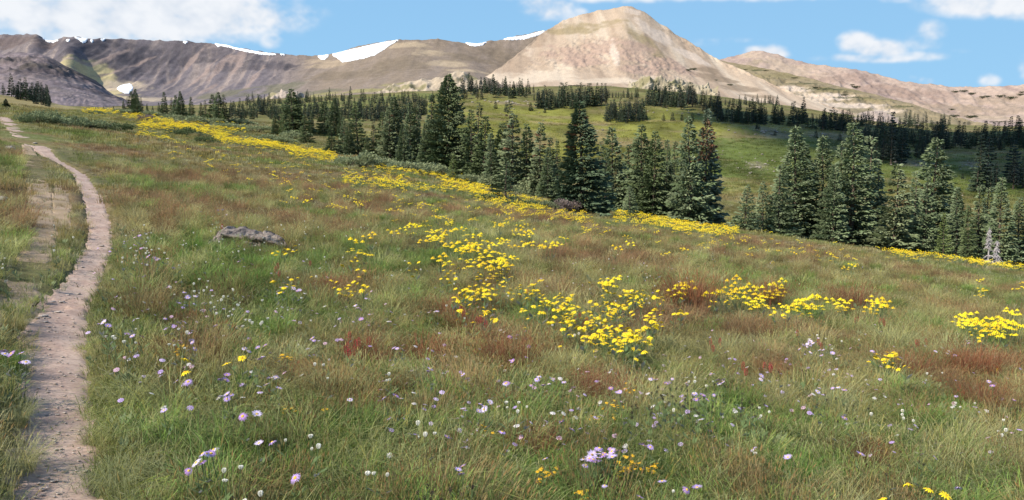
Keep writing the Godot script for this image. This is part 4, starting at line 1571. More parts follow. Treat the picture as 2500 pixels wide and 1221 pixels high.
# [px, foot py, width px, height px, kind, label]; kinds: 0 grey-green willow, 1 blue-green willow, 2 dark green, 3 purple-brown
const WILLOWS := [
	[85, 300, 70, 30, 1], [125, 304, 76, 34, 1], [168, 308, 70, 32, 1], [210, 314, 72, 28, 1], [250, 318, 60, 26, 1], [292, 322, 56, 24, 2], [118, 296, 60, 26, 1],
	[230, 280, 60, 12, 1], [310, 280, 60, 14, 0], [375, 284, 60, 18, 0], [420, 292, 70, 18, 0], [470, 300, 80, 16, 0], [520, 303, 80, 16, 0], [575, 305, 80, 14, 0], [560, 318, 70, 16, 0], [630, 322, 70, 18, 0], [650, 345, 70, 22, 0], [690, 350, 60, 22, 0], [715, 338, 60, 18, 0], [440, 332, 60, 16, 2], [505, 352, 44, 20, 2], [350, 295, 40, 14, 3],
	[850, 408, 60, 24, 0], [890, 410, 80, 32, 0], [940, 412, 70, 30, 0], [985, 420, 80, 34, 0], [1030, 424, 70, 30, 0], [1068, 430, 60, 26, 0], [1140, 448, 60, 22, 0], [1185, 458, 70, 26, 0], [1160, 440, 50, 18, 0],
	[1290, 482, 80, 30, 0], [1340, 488, 60, 30, 0], [1330, 510, 60, 26, 1], [1290, 478, 50, 30, 1], [1560, 524, 60, 24, 1], [1610, 530, 80, 30, 1], [1660, 538, 80, 26, 1], [1700, 540, 60, 22, 1], [1745, 548, 50, 20, 2], [1380, 516, 60, 34, 3], [1190, 492, 60, 20, 2], [1250, 500, 90, 20, 2],
	[2030, 585, 60, 26, 4], [2440, 640, 60, 18, 4], [860, 500, 30, 14, 2], [60, 300, 30, 16, 2]]


func make_shrubs() -> void:
	var m := painted(0.85, 0.5, 0.25)
	var wood := painted(0.9)
	var tones := [[Color(0.20, 0.235, 0.125), Color(0.29, 0.32, 0.185)], [Color(0.135, 0.17, 0.09), Color(0.215, 0.25, 0.14)], [Color(0.075, 0.105, 0.048), Color(0.13, 0.16, 0.075)], [Color(0.16, 0.125, 0.115), Color(0.25, 0.20, 0.19)], [Color(0.30, 0.31, 0.26), Color(0.42, 0.41, 0.36)]]
	var shapes := []
	for k in 5:
		shapes.append([bush(100 + k, 1700, tones[k][0], tones[k][1], 0.115), bush(110 + k, 1700, tones[k][0], tones[k][1], 0.115), stems(120 + k, Color(0.13, 0.10, 0.08))])
	var looks := ["grey-green willow bush", "dusky blue-green willow bush", "low dark green bush", "bare purple-brown shrub", "pale grey lichened brush"]
	for q in WILLOWS:
		var foot := hit(q[0], q[1])
		var k := -foot.z / LENS
		var where := "on the left rise beside the trail" if q[0] < 340 and q[1] > 290 else ("along the rim below the far-left spruces" if q[0] < 740 else ("at the foot of the spruce belt" if q[0] < 1480 else "at the foot of the right-hand spruces"))
		var o := base("willow_shrub", foot)
		o.transform = Transform3D(Basis(Vector3.UP, rng.randf() * TAU).scaled(Vector3(q[2] * k * 0.62, q[3] * k * rng.randf_range(0.75, 1.4), q[2] * k * 0.62)), foot - Vector3(0, 0.03, 0))
		part("foliage", shapes[q[4]][rng.randi_range(0, 1)], m, o)
		part("stems", shapes[q[4]][2], wood, o)
		tag(o, "%s %s" % [looks[q[4]], where], "shrub", "%s %s" % [looks[q[4]], where])
	# wind-pressed mats of dark conifer scrub high on the slopes
	var mats := [["far_ridge", 1230, 205, 1], ["bare_peak", 1350, 214, 40], ["bare_peak", 1410, 210, 50], ["bare_peak", 1470, 212, 50], ["bare_peak", 1300, 216, 40], ["bare_peak", 1680, 172, 16], ["bare_peak", 1692, 170, 18], ["bare_peak", 1782, 208, 14], ["bare_peak", 1748, 196, 8], ["right_ridge", 2334, 225, 18], ["right_ridge", 2352, 224, 20], ["right_ridge", 2376, 230, 20], ["right_ridge", 2400, 238, 18], ["right_ridge", 2412, 236, 14], ["right_ridge", 2442, 236, 20], ["right_ridge", 2470, 240, 22], ["right_ridge", 2492, 232, 16], ["right_ridge", 2496, 226, 14], ["right_ridge", 2330, 285, 22], ["right_ridge", 2372, 287, 26], ["right_ridge", 2324, 268, 14], ["right_ridge", 2090, 214, 22], ["right_ridge", 2082, 208, 12], ["grassy_spur", 1990, 214, 24], ["grassy_spur", 2010, 218, 20], ["grassy_spur", 2060, 232, 24], ["grassy_spur", 2090, 238, 20], ["grassy_spur", 1870, 172, 14], ["grassy_spur", 1940, 190, 16], ["right_ridge", 2440, 298, 46], ["right_ridge", 2490, 300, 40], ["grassy_spur", 1820, 170, 12]]
	var mat_shape := bush(130, 900, Color(0.045, 0.058, 0.032), Color(0.075, 0.088, 0.045), 0.17)
	for q in mats:
		if q[3] == 1:
			continue
		var p := on_mount(q[0], q[1], q[2])
		var k: float = -p.z / LENS * q[3] * 0.55
		var o := single("scrub_mat", mat_shape, m, p)
		o.transform = Transform3D(Basis(Vector3.UP, rng.randf_range(-0.4, 0.4)).scaled(Vector3(k, k * (0.32 if q[0] == "grassy_spur" else (0.22 if q[3] >= 40 else 0.55)), k * 0.7)), p - Vector3(0, k * 0.1, 0))
		var on: String = {"bare_peak": "on the pale slope of the bare peak", "right_ridge": "on the pink slope of the right ridge", "grassy_spur": "on the grassy spur"}[q[0]]
		tag(o, "dark mat of wind-pressed scrub %s" % on, "shrub", "scrub %s" % on)


# ==================================================================== rocks

func boulder(sd: int, squash: float, sharp: float, tone: Color, tone2: Color) -> ArrayMesh:
	var n := FastNoiseLite.new()
	n.seed = sd
	n.noise_type = FastNoiseLite.TYPE_CELLULAR
	n.cellular_return_type = FastNoiseLite.RETURN_DISTANCE2_SUB
	n.frequency = 0.9
	var s := Shape.new()
	var w := 22
	var h := 13
	for y in h + 1:
		var b := PI * y / h
		for x in w:
			var a := TAU * x / w
			var d := Vector3(cos(a) * sin(b), cos(b), sin(a) * sin(b))
			var k := 0.85 + sharp * n.get_noise_3d(d.x, d.y, d.z) + 0.25 * n_mid.get_noise_3d(d.x + sd, d.y, d.z) + 0.08 * n_big.get_noise_3d(d.x * 4.0 + sd, d.y * 4.0, d.z * 4.0)
			s.col = tone.lerp(tone2, ss(-0.2, 0.3, n_mid.get_noise_3d(d.x * 2.0, d.y * 2.0 + sd, d.z * 2.0)))
			s.p(Vector3(d.x, d.y * squash, d.z) * k)
	for y in h:
		for x in w:
			var o := y * w + x
			var e := y * w + (x + 1) % w
			s.i.append_array(PackedInt32Array([o, e, o + w, e, e + w, o + w]))
	return s.mesh(true)


func put_rock(shape: ArrayMesh, m: Material, called: String, foot: Vector3, size: Vector3, label: String, group := "") -> void:
	var o := single(called, shape, m)
	o.transform = Transform3D(Basis(Vector3.UP, rng.randf() * TAU) * Basis.from_scale(size), foot + Vector3(0, size.y * 0.25, 0))
	tag(o, label, "rock", group)


func make_rocks() -> void:
	var m := rock_mat(71, 2.2, 0.6)
	m.heightmap_enabled = true
	m.heightmap_texture = m.albedo_texture
	m.heightmap_scale = 2.0
	var pale := [boulder(1, 0.7, 0.2, Color(0.42, 0.37, 0.33), Color(0.30, 0.26, 0.23)), boulder(2, 0.6, 0.25, Color(0.45, 0.41, 0.35), Color(0.33, 0.29, 0.25)), boulder(3, 0.75, 0.2, Color(0.50, 0.46, 0.40), Color(0.36, 0.31, 0.27))]
	make_slab(m)
	# boulders beside the trail
	for q in [[2, 492, 36, "grey lichened boulder half hidden beside the old braid of the trail"], [0, 566, 34, "low grey boulder beside the old braid, nearer than the other"], [24, 366, 20, "small grey stone in the grass left of the upper trail"], [85, 352, 10, "flat pale stone lying on the upper trail"]]:
		var foot := hit(q[0], q[1])
		var k: float = q[2] * -foot.z / LENS
		put_rock(pale[rng.randi_range(0, 1)], m, "boulder", foot, Vector3(k, k * 0.8, k) * 0.8, q[3])
		clear.append([foot.x, foot.z + k * 0.5, k, 0.1])
	# boulders strewn on the valley side: [px, py, rx, ry, number, size px, label]
	for q in [[1235, 247, 62, 7, 26, 8.0, "pale boulder in the line below the skyline spruces"], [1855, 402, 45, 22, 46, 7.0, "whitish rock in the small talus streak on the green slope"], [1790, 395, 40, 40, 12, 5.0, "single pale stone scattered on the green slope"],
		[1880, 325, 70, 10, 22, 8.0, "pale boulder in the stony strip under the right groves"], [2010, 332, 70, 8, 18, 8.0, "pale boulder in the stony strip above the right spruces"], [2220, 398, 60, 10, 20, 9.0, "grey rock in the talus between the dark right spruces"], [2390, 408, 60, 10, 20, 8.0, "pale rock in the stony band of the shaded right slope"], [2390, 450, 60, 26, 10, 7.0, "lone rock on the shaded right slope"],
		[1470, 330, 60, 22, 22, 5.0, "small pale stone on the straw-coloured part of the slope"], [1300, 290, 90, 20, 12, 5.0, "small pale stone on the sunny olive slope"], [1560, 350, 70, 14, 14, 5.5, "whitish stone behind the middle spruces"], [1640, 275, 60, 6, 12, 6.0, "pale boulder below the dense grove"], [2130, 340, 40, 8, 8, 10.0, "large pale boulder near the lone dark spruce"]]:
		for k in q[4]:
			var foot := hit(q[0] + rng.randfn() * q[2] * 0.55, q[1] + rng.randfn() * q[3] * 0.55)
			var z: float = q[5] * rng.randf_range(0.5, 1.35) * -foot.z / LENS * 0.5
			put_rock(pale[rng.randi_range(0, 2)], m, "boulder", foot, Vector3(z * rng.randf_range(0.9, 1.5), z * rng.randf_range(0.6, 1.0), z), q[6], q[6])
	# stones on the trail: the larger ones singly, the gravel as a mass
	var grav := [boulder(11, 0.4, 0.15, Color(0.62, 0.54, 0.49), Color(0.50, 0.42, 0.37)), boulder(12, 0.45, 0.18, Color(0.54, 0.46, 0.41), Color(0.44, 0.36, 0.32))]
	for q in [[113, 1101, 12], [82, 1109, 10], [105, 757, 26], [122, 742, 22], [140, 748, 18], [110, 770, 16], [150, 722, 20], [165, 705, 14], [72, 795, 16], [98, 1052, 10], [100, 1150, 9], [190, 700, 12], [247, 588, 14], [235, 595, 8], [60, 1145, 8], [128, 720, 16], [90, 762, 14], [118, 760, 12], [175, 1000, 7], [200, 640, 9], [66, 1190, 9], [185, 1130, 8], [160, 1060, 7], [140, 900, 8], [110, 930, 8], [150, 840, 8], [175, 775, 9], [205, 655, 8], [215, 615, 7]]:
		var foot := hit(q[0], q[1])
		var k: float = q[2] * -foot.z / LENS * 0.5
		put_rock(grav[rng.randi_range(0, 1)], m, "trail_stone", foot + Vector3(0, 0.004, 0), Vector3(k * 1.2, k * 0.8, k), "small pale stone lying loose on the dirt trail", "loose stones on the trail")
	var root := base("gravel")
	tag(root, "fine gravel scattered over the dirt trail", "gravel", "", "stuff")
	for which in 2:
		var mm := MultiMesh.new()
		mm.transform_format = MultiMesh.TRANSFORM_3D
		mm.mesh = grav[which]
		mm.instance_count = 900
		for k in 900:
			var j := rng.randi_range(0, trail_pts.size() - 2)
			while trail_pts[j].z < 0.0 or trail_pts[j].y < -34.0:
				j = rng.randi_range(0, trail_pts.size() - 2)
			var q: Vector3 = trail_pts[j].lerp(trail_pts[j + 1], rng.randf())
			var wide: float = trail_pts[j].z
			var x := q.x + rng.randfn() * wide * 0.42
			var z := q.y + rng.randfn() * wide * 0.3
			var s := pow(rng.randf(), 3.0) * 0.010 + 0.002
			mm.set_instance_transform(k, Transform3D(Basis(Vector3.UP, rng.randf() * TAU).scaled(Vector3(s * 1.3, s, s)), on_land(x, z) + Vector3(0, 0.008, 0)))
		var mi := MultiMeshInstance3D.new()
		mi.name = "pebbles"
		mi.multimesh = mm
		mi.material_override = m
		mi.set_meta("kind", "stuff")
		root.add_child(mi, true)


# the split grey slab lying in the meadow
func make_slab(m: Material) -> void:
	var l := hit(512, 588)
	var r := hit(690, 612)
	var mid := hit(600, 606)
	var o := base("rock_slab", mid)
	tag(o, "long flat grey rock slab with a split front edge lying in the grass", "rock")
	var ax := (r - l)
	ax.y = 0
	var long := ax.length()
	ax = ax.normalized()
	var inn := Vector3(ax.z, 0, -ax.x)
	if inn.z > 0:
		inn = -inn
	for k in 9:
		var c := l.lerp(r, k / 8.0)
		clear.append([c.x, c.z + 0.25, 0.42, 0.05])
	var up := long / 178.0      # metres for one photograph pixel here
	# outline along the length: [fraction, height of the back edge, height of the front lip, depth]
	var prof := [[0.0, 22, 14, 0.30], [0.08, 34, 20, 0.5], [0.14, 42, 32, 0.62], [0.30, 39, 28, 0.7], [0.45, 34, 23, 0.72], [0.58, 29, 19, 0.66], [0.70, 28, 19, 0.56], [0.82, 21, 14, 0.46], [0.92, 14, 9, 0.36], [1.0, 6, 3, 0.2]]
	for piece in 3:
		var s := Shape.new()
		var nu := 60
		var nv := 22
		for u in nu:
			var t := float(u) / (nu - 1)
			var seg := 0
			while seg < prof.size() - 2 and t > prof[seg + 1][0]:
				seg += 1
			var f: float = (t - prof[seg][0]) / (prof[seg + 1][0] - prof[seg][0])
			var hb: float = lerpf(prof[seg][1], prof[seg + 1][1], f) * up
			var hf: float = lerpf(prof[seg][2], prof[seg + 1][2], f) * up
			var dp: float = lerpf(prof[seg][3], prof[seg + 1][3], f)
			var base_x := (t - 0.5) * long
			for v in nv:
				var q := float(v) / (nv - 1)
				var p := Vector3.ZERO
				if piece == 0:                       # the main slab: back, top, lip, hollow front
					if q < 0.2:
						p = inn * dp * 0.8 + Vector3(0, lerpf(-0.1, hb, q / 0.2), 0)
					elif q < 0.62:
						var g := (q - 0.2) / 0.42
						p = inn * lerpf(dp * 0.75, -dp * 0.12, g) + Vector3(0, lerpf(hb, hf, g), 0)
					elif q < 0.72:
						var g := (q - 0.62) / 0.1
						p = inn * lerpf(-dp * 0.12, -dp * 0.08, g) + Vector3(0, hf - g * 0.04, 0)
					else:
						var g := (q - 0.72) / 0.28
						p = inn * lerpf(dp * 0.12, 0.05, g) + Vector3(0, lerpf(hf - 0.045, -0.12, g), 0)
				else:                                # split blocks under the lip
					var cx: float = [0.0, 0.16, 0.52][piece]
					var len: float = [0.0, 0.16, 0.40][piece] * long
					var hh: float = [0.0, 0.17, 0.075][piece]
					base_x = (cx - 0.5) * long + (t - 0.5) * len
					var a := q * PI * 1.1
					p = inn * (0.02 - 0.16 * sin(a) * (0.5 + 0.5 * sin(t * PI))) + Vector3(0, hh * cos(a * 0.8) * (0.35 + 0.65 * pow(sin(t * PI), 0.4)), 0)
				p += ax * base_x
				var w := mid + p
				var rough := 0.022 * n_big.get_noise_3d(w.x * 7.0, w.y * 9.0, w.z * 7.0) + 0.03 * n_ridge.get_noise_3d(w.x * 3.0, w.y * 6.0, w.z * 3.0) * (1.0 if q > 0.6 or piece > 0 else 0.4)
				rough += 0.03 * roundf(2.5 * n_mid.get_noise_3d(w.x * 2.2 + 3.0, w.y * 2.0, w.z * 2.2))
				p += Vector3(0, rough, 0) - inn * rough
				s.col = Color(0.245, 0.205, 0.185).lerp(Color(0.37, 0.32, 0.285), ss(-0.25, 0.3, n_mid.get_noise_3d(w.x * 5.0, w.y * 5.0, w.z * 5.0)))
				if n_mid.get_noise_3d(w.x * 9.0 + 7.0, w.y * 9.0, w.z * 9.0) > 0.22:
					s.col = Color(0.16, 0.135, 0.13)
				s.p(p)
		for u in nu - 1:
			for v in nv - 1:
				var k := u * nv + v
				s.i.append_array(PackedInt32Array([k, k + 1, k + nv, k + 1, k + nv + 1, k + nv]))
		var nrm := (s.v[nv * 30 + 8] - s.v[nv * 30 + 7]).cross(s.v[nv * 31 + 7] - s.v[nv * 30 + 7])
		if nrm.y > 0.0:
			s.i.reverse()
		part(["slab", "split_block", "split_block"][piece], s.mesh(true), m, o)


# ==================================================================== grass

# a tuft of blades that lean outward from one root
func tuft(sd: int, blades: int, tall: float, wide: float, lean: float, spread: float, curl := 0.5, heads := 0.0) -> ArrayMesh:
	var g := RandomNumberGenerator.new()
	g.seed = sd
	var s := Shape.new()
	for k in blades:
		var a := g.randf() * TAU
		var root := Vector3(cos(a), 0, sin(a)) * spread * sqrt(g.randf())
		var b := a + g.randf_range(-1.2, 1.2)
		var out := Vector3(cos(b), 0, sin(b))
		var h := tall * g.randf_range(0.45, 1.0)
		var l := lean * h * g.randf_range(0.2, 1.2)
		var side := Vector3(-out.z, 0, out.x).rotated(Vector3.UP, g.randf_range(-0.7, 0.7)) * wide * g.randf_range(0.6, 1.2)
		var p1 := root + out * l * 0.16 + Vector3(0, h * 0.5, 0)
		var p2 := root + out * l * 0.52 + Vector3(0, h * 0.9, 0)
		var p3 := root + out * l * g.randf_range(0.9, 1.2) + Vector3(0, h * (1.02 - curl * 0.6 * g.randf()), 0)
		s.col = Color(1, 1, 1) * g.randf_range(0.65, 1.35)
		if g.randf() < 0.22:
			s.col = Color(1.55, 1.15, 0.75) * g.randf_range(0.7, 1.2)     # a dry blade
		s.tri(root - side, root + side, p1 + side * 0.9)
		s.tri(root - side, p1 + side * 0.9, p1 - side * 0.9)
		s.tri(p1 - side * 0.9, p1 + side * 0.9, p2 + side * 0.65)
		s.tri(p1 - side * 0.9, p2 + side * 0.65, p2 - side * 0.65)
		s.tri(p2 - side * 0.65, p2 + side * 0.65, p3)
		p2 = p3
		if heads > 0.0 and g.randf() < heads:
			s.col = Color(1.25, 1.0, 0.85) * g.randf_range(0.7, 1.2)
			s.spindle(p2 - Vector3(0, 0.01, 0), p2 + out * 0.012 + Vector3(0, 0.022, 0), 0.0024)
	return s.mesh()


func herb(sd: int) -> ArrayMesh:
	var g := RandomNumberGenerator.new()
	g.seed = sd
	var s := Shape.new()
	for k in 14:
		var a := g.randf() * TAU
		var out := Vector3(cos(a), g.randf_range(0.3, 1.4), sin(a)).normalized()
		var root := Vector3(cos(a), 0, sin(a)) * 0.02 + Vector3(0, g.randf_range(0.0, 0.07), 0)
		var l := g.randf_range(0.035, 0.07)
		s.col = Color(1, 1, 1) * g.randf_range(0.7, 1.3)
		s.leaf(root, root + out * l, out.cross(Vector3.UP).normalized() * l * 0.2)
	return s.mesh()


var clear := []      # [x, z, radius]: rocks and tussocks that the short grass leaves free


func rough_share(x: float, z: float) -> float:
	for q in clear:
		var dx: float = x - q[0]
		var dz: float = z - q[1]
		if dx * dx + dz * dz < q[2] * q[2]:
			return q[3]
	# how much room the paths leave for plants
	if x < 0.0 and z > -110.0 and x < z * 0.38:
		var t := worn(trail_pts, x, z, 0.92 + 0.22 * n_fine.get_noise_2d(x * 5.0, z * 5.0))
		var b := worn(braid_pts, x, z, 1.1)
		var patch := n_fine.get_noise_2d(x * 2.2 + 40.0, z * 2.2)
		return (1.0 - ss(0.0, 0.35, t)) * clampf(1.0 - ss(0.0, 0.6, b) * (0.55 - 0.9 * patch), 0.0, 1.0)
	return 1.0


func make_grass() -> void:
	var m := painted(0.8, 0.8, 0.3)
	var root := base("meadow_grass")
	tag(root, "mixed green and brown meadow grass covering the slope", "grass", "", "stuff")
	var shapes := [tuft(1, 34, 0.10, 0.0016, 1.0, 0.07), tuft(2, 30, 0.14, 0.0014, 0.8, 0.07, 0.4, 0.25), tuft(3, 40, 0.08, 0.0018, 1.5, 0.09, 0.9), tuft(4, 18, 0.20, 0.0012, 0.6, 0.07, 0.5, 0.6), tuft(5, 34, 0.12, 0.0015, 1.8, 0.07, 1.0), herb(6),
		tuft(7, 36, 0.18, 0.004, 0.7, 0.18, 0.5, 0.3), tuft(8, 36, 0.14, 0.005, 1.0, 0.22, 0.7), tuft(9, 34, 0.20, 0.009, 0.8, 0.36, 0.6, 0.2),
		tuft(10, 150, 0.26, 0.0013, 1.5, 0.09, 1.2, 0.04), tuft(11, 150, 0.30, 0.0012, 0.75, 0.12, 0.6, 0.7), tuft(12, 150, 0.22, 0.0017, 1.0, 0.09, 0.8), tuft(13, 150, 0.22, 0.0014, 2.1, 0.10, 1.3, 0.04)]
	var lots := []
	for k in shapes.size():
		lots.append([PackedFloat32Array(), 0])
	var l := log(2.3)
	while l < log(170.0):
		var r := exp(l)
		var dl := 0.02
		# tufts for each square metre, thinning out with distance while the tufts get larger
		var rho := minf(400.0, 400.0 * pow(4.0 / r, 1.55)) if r > 4.0 else 400.0
		if r > 14.0:
			rho *= 0.75
		var n := int(rho * r * r * dl * deg_to_rad(76.0))
		for k in n:
			var a := deg_to_rad(rng.randf_range(-38.0, 38.0))
			var rr := r * (1.0 + rng.randf() * dl)
			var x := sin(a) * rr
			var z := -cos(a) * rr
			if rng.randf() > rough_share(x, z):
				continue
			var c := growth(x, z)
			var clump := n_fine.get_noise_2d(x * 2.3 + 7.0, z * 2.3)
			var pick := 0
			if r < 16.0:
				pick = [0, 0, 1, 2, 2, 3, 4, 4, 4, 5][rng.randi_range(0, 9)]
			elif r < 50.0:
				pick = [6, 7, 7, 1, 3][rng.randi_range(0, 4)]
			else:
				pick = [8, 8, 7][rng.randi_range(0, 2)]
			var s := rng.randf_range(0.7, 1.25) * (1.0 + 0.5 * clump)
			if r > 16.0:
				s *= 0.85 + 0.15 * r / 40.0
			var y := land(x, z)
			if x < 0.0 and z > -60.0 and x < z * 0.36:
				var far_by := ss(14.0, 30.0, r)
				s *= 1.0 - lerpf(0.42, 0.72, far_by) * maxf(worn(trail_pts, x, z, 1.9 + 4.0 * far_by), worn(braid_pts, x, z, 1.5 + 1.5 * far_by))      # trodden short beside the trail
			var turn := Basis(Vector3.UP, rng.randf() * TAU).scaled(Vector3(s, s * rng.randf_range(0.8, 1.2), s))
			c = c * (1.3 if r < 16.0 else 1.22) * rng.randf_range(0.6, 1.4) * (1.0 + 0.75 * n_mid.get_noise_2d(x * 1.1 + 5.0, z * 1.1))
			if pick == 5:
				c = c.lerp(Color(0.17, 0.215, 0.125), 0.7)
			elif pick == 3:
				c = c.lerp(Color(0.34, 0.27, 0.16), 0.4)
			elif rng.randf() < 0.16:
				c = c.lerp(Color(0.48, 0.46, 0.30), 0.65)
			var t := Transform3D(turn, Vector3(x, y - 0.012, z))
			lots[pick][0].append_array(PackedFloat32Array([t.basis.x.x, t.basis.y.x, t.basis.z.x, t.origin.x, t.basis.x.y, t.basis.y.y, t.basis.z.y, t.origin.y, t.basis.x.z, t.basis.y.z, t.basis.z.z, t.origin.z, c.r, c.g, c.b, 1.0]))
			lots[pick][1] += 1
		l += dl
	# larger clumps among the turf: arching pale sedge, hair-fine rusty seed grass, fresh green bunches
	for k in 6400:
		var rr := exp(rng.randf_range(log(2.6), log(34.0)))
		var a := deg_to_rad(rng.randf_range(-38.0, 38.0))
		var x := sin(a) * rr
		var z := -cos(a) * rr
		if rng.randf() > rough_share(x, z) or (rr < 7.0 and rng.randf() < 0.45) or (x < z * 0.3 and worn(trail_pts, x, z, 2.4 + 3.0 * ss(14.0, 30.0, rr)) > 0.0) or (x < z * 0.3 and worn(braid_pts, x, z, 1.5) > 0.0):
			continue
		var c := growth(x, z)
		var rusty := c.r / c.g
		var pick := 9
		var f := rng.randf()
		if rusty > 1.28 and f < 0.75 or f < 0.12:
			pick = 10
			c = c.lerp(Color(0.235, 0.135, 0.085), 0.6)
		elif rusty < 0.95 and f < 0.7 or f < 0.3:
			pick = 11
			c = c.lerp(Color(0.125, 0.215, 0.055), 0.6)
		else:
			pick = 9 if f < 0.62 else 12
			c = c.lerp(Color(0.37, 0.365, 0.18), 0.45)
		c = c * 1.3 * rng.randf_range(0.55, 1.4)
		var s := rng.randf_range(0.5, 1.15) * (1.0 + 0.02 * rr)
		var turn := Basis.from_euler(Vector3(rng.randf_range(-0.25, 0.25), rng.randf() * TAU, rng.randf_range(-0.25, 0.25))) * Basis.from_scale(Vector3(s, s * rng.randf_range(0.7, 1.05), s))
		var t := Transform3D(turn, Vector3(x, land(x, z) - 0.015, z))
		lots[pick][0].append_array(PackedFloat32Array([t.basis.x.x, t.basis.y.x, t.basis.z.x, t.origin.x, t.basis.x.y, t.basis.y.y, t.basis.z.y, t.origin.y, t.basis.x.z, t.basis.y.z, t.basis.z.z, t.origin.z, c.r, c.g, c.b, 1.0]))
		lots[pick][1] += 1
	# rough turf on the valley side
	for k in 14000:
		var rr := exp(rng.randf_range(log(120.0), log(400.0)))
		var a := deg_to_rad(rng.randf_range(-6.0, 37.0))
		var x := sin(a) * rr
		var z := -cos(a) * rr
		var c := growth(x, z) * 1.15 * rng.randf_range(0.55, 1.35)
		var s := rng.randf_range(1.2, 3.4)
		var t := Transform3D(Basis(Vector3.UP, rng.randf() * TAU) * Basis.from_scale(Vector3(s, s * 0.7, s)), Vector3(x, land(x, z) - 0.05, z))
		lots[8][0].append_array(PackedFloat32Array([t.basis.x.x, t.basis.y.x, t.basis.z.x, t.origin.x, t.basis.x.y, t.basis.y.y, t.basis.z.y, t.origin.y, t.basis.x.z, t.basis.y.z, t.basis.z.z, t.origin.z, c.r, c.g, c.b, 1.0]))
		lots[8][1] += 1
	var total := 0
	for k in shapes.size():
		if lots[k][1] == 0:
			continue
		total += lots[k][1]
		var mm := MultiMesh.new()
		mm.transform_format = MultiMesh.TRANSFORM_3D
		mm.use_colors = true
		mm.mesh = shapes[k]
		mm.instance_count = lots[k][1]
		for q in lots[k][1]:
			var b: PackedFloat32Array = lots[k][0]
			var o: int = q * 16
			mm.set_instance_transform(q, Transform3D(Vector3(b[o], b[o + 4], b[o + 8]), Vector3(b[o + 1], b[o + 5], b[o + 9]), Vector3(b[o + 2], b[o + 6], b[o + 10]), Vector3(b[o + 3], b[o + 7], b[o + 11])))
			mm.set_instance_color(q, Color(b[o + 12], b[o + 13], b[o + 14]))
		var mi := MultiMeshInstance3D.new()
		mi.name = "grass_tufts" if k != 5 else "herb_leaves"
		mi.multimesh = mm
		mi.material_override = m
		mi.set_meta("kind", "stuff")
		root.add_child(mi, true)
	print("tufts ", total)


# [px, py of the foot, width px, kind]; kinds: 0 rusty bunchgrass, 1 green bunchgrass, 2 straw-green arching sedge
const TUSSOCKS := [
	[1475, 985, 120, 0], [1440, 960, 90, 0], [1240, 900, 130, 0], [1200, 870, 90, 0], [875, 860, 90, 0], [905, 875, 80, 0], [1285, 1130, 120, 0], [1250, 1110, 80, 0], [1040, 870, 110, 0], [1690, 765, 130, 0], [1640, 760, 80, 0], [1880, 925, 90, 0], [2380, 935, 120, 0], [2330, 930, 90, 0], [690, 905, 90, 0], [420, 850, 80, 0], [440, 790, 70, 0], [2080, 755, 100, 0], [1870, 760, 90, 0], [900, 1000, 90, 0], [880, 970, 80, 0], [1130, 800, 90, 0], [2120, 1150, 110, 0], [2400, 1010, 110, 0], [2220, 930, 100, 0], [1210, 1000, 100, 0], [560, 1000, 80, 0], [800, 715, 80, 0], [1080, 760, 90, 0], [380, 640, 60, 0],
	[800, 1120, 150, 1], [770, 1150, 120, 1], [600, 880, 110, 1], [640, 690, 70, 1], [700, 870, 120, 2], [730, 985, 100, 1], [560, 1060, 130, 2], [540, 1180, 140, 1], [700, 1010, 90, 1], [1150, 960, 60, 1], [1960, 800, 90, 1], [1900, 815, 80, 2], [1780, 860, 90, 2], [2240, 1060, 140, 1], [1930, 1200, 140, 1], [1960, 1120, 120, 2], [2030, 1010, 120, 2], [1560, 1010, 120, 2], [1640, 1100, 130, 2], [1180, 1190, 160, 2], [1080, 1210, 140, 2], [1660, 1200, 140, 1], [1790, 1180, 130, 2], [330, 1080, 120, 2], [320, 980, 110, 2], [290, 1190, 130, 2], [440, 1210, 140, 2], [850, 1210, 140, 2], [960, 940, 90, 2], [1390, 1060, 110, 2], [2440, 1100, 140, 2], [2330, 1190, 150, 2], [2180, 870, 100, 2], [2320, 880, 100, 2], [800, 780, 80, 1], [1330, 790, 80, 1], [1600, 860, 90, 2], [1340, 880, 80, 2], [480, 620, 60, 1], [1800, 1010, 120, 1], [1020, 1120, 110, 2], [30, 1010, 100, 2], [40, 1130, 130, 2], [20, 900, 80, 1], [40, 800, 60, 2]]


func make_tussocks() -> void:
	var m := painted(0.8, 0.8, 0.3)
	var kinds3 := []
	for k in 3:
		var two := []
		for v in 3:
			two.append([tuft(201 + v, 380, 0.40, 0.0012, 0.8, 0.16, 0.6, 0.6), tuft(211 + v, 420, 0.33, 0.0018, 1.0, 0.11, 0.8), tuft(221 + v, 420, 0.34, 0.0016, 1.6, 0.11, 1.2, 0.05)][k])
		kinds3.append(two)
	var tones := [Color(0.27, 0.112, 0.066), Color(0.12, 0.215, 0.045), Color(0.34, 0.34, 0.165)]
	var names := ["rusty bunchgrass tussock in the flowering meadow", "fresh green bunchgrass tussock in the flowering meadow", "arching pale green sedge tussock in the flowering meadow"]
	for q in TUSSOCKS:
		var foot := hit(q[0], q[1])
		var k: float = q[2] * -foot.z / LENS / 0.38
		var o := base("grass_tussock", foot)
		o.transform = Transform3D(Basis(Vector3.UP, rng.randf() * TAU).scaled(Vector3(k, k * rng.randf_range(0.75, 1.0), k)), foot - Vector3(0, 0.02, 0))
		var mm: StandardMaterial3D = m.duplicate()
		mm.albedo_color = vary(tones[q[3]], 0.22).linear_to_srgb()
		part("blades", kinds3[q[3]][rng.randi_range(0, 2)], mm, o)
		clear.append([foot.x, foot.z + 0.06, 0.13 * k, 0.35])
		tag(o, names[q[3]], "grass tussock", names[q[3]])


# ==================================================================== flowers

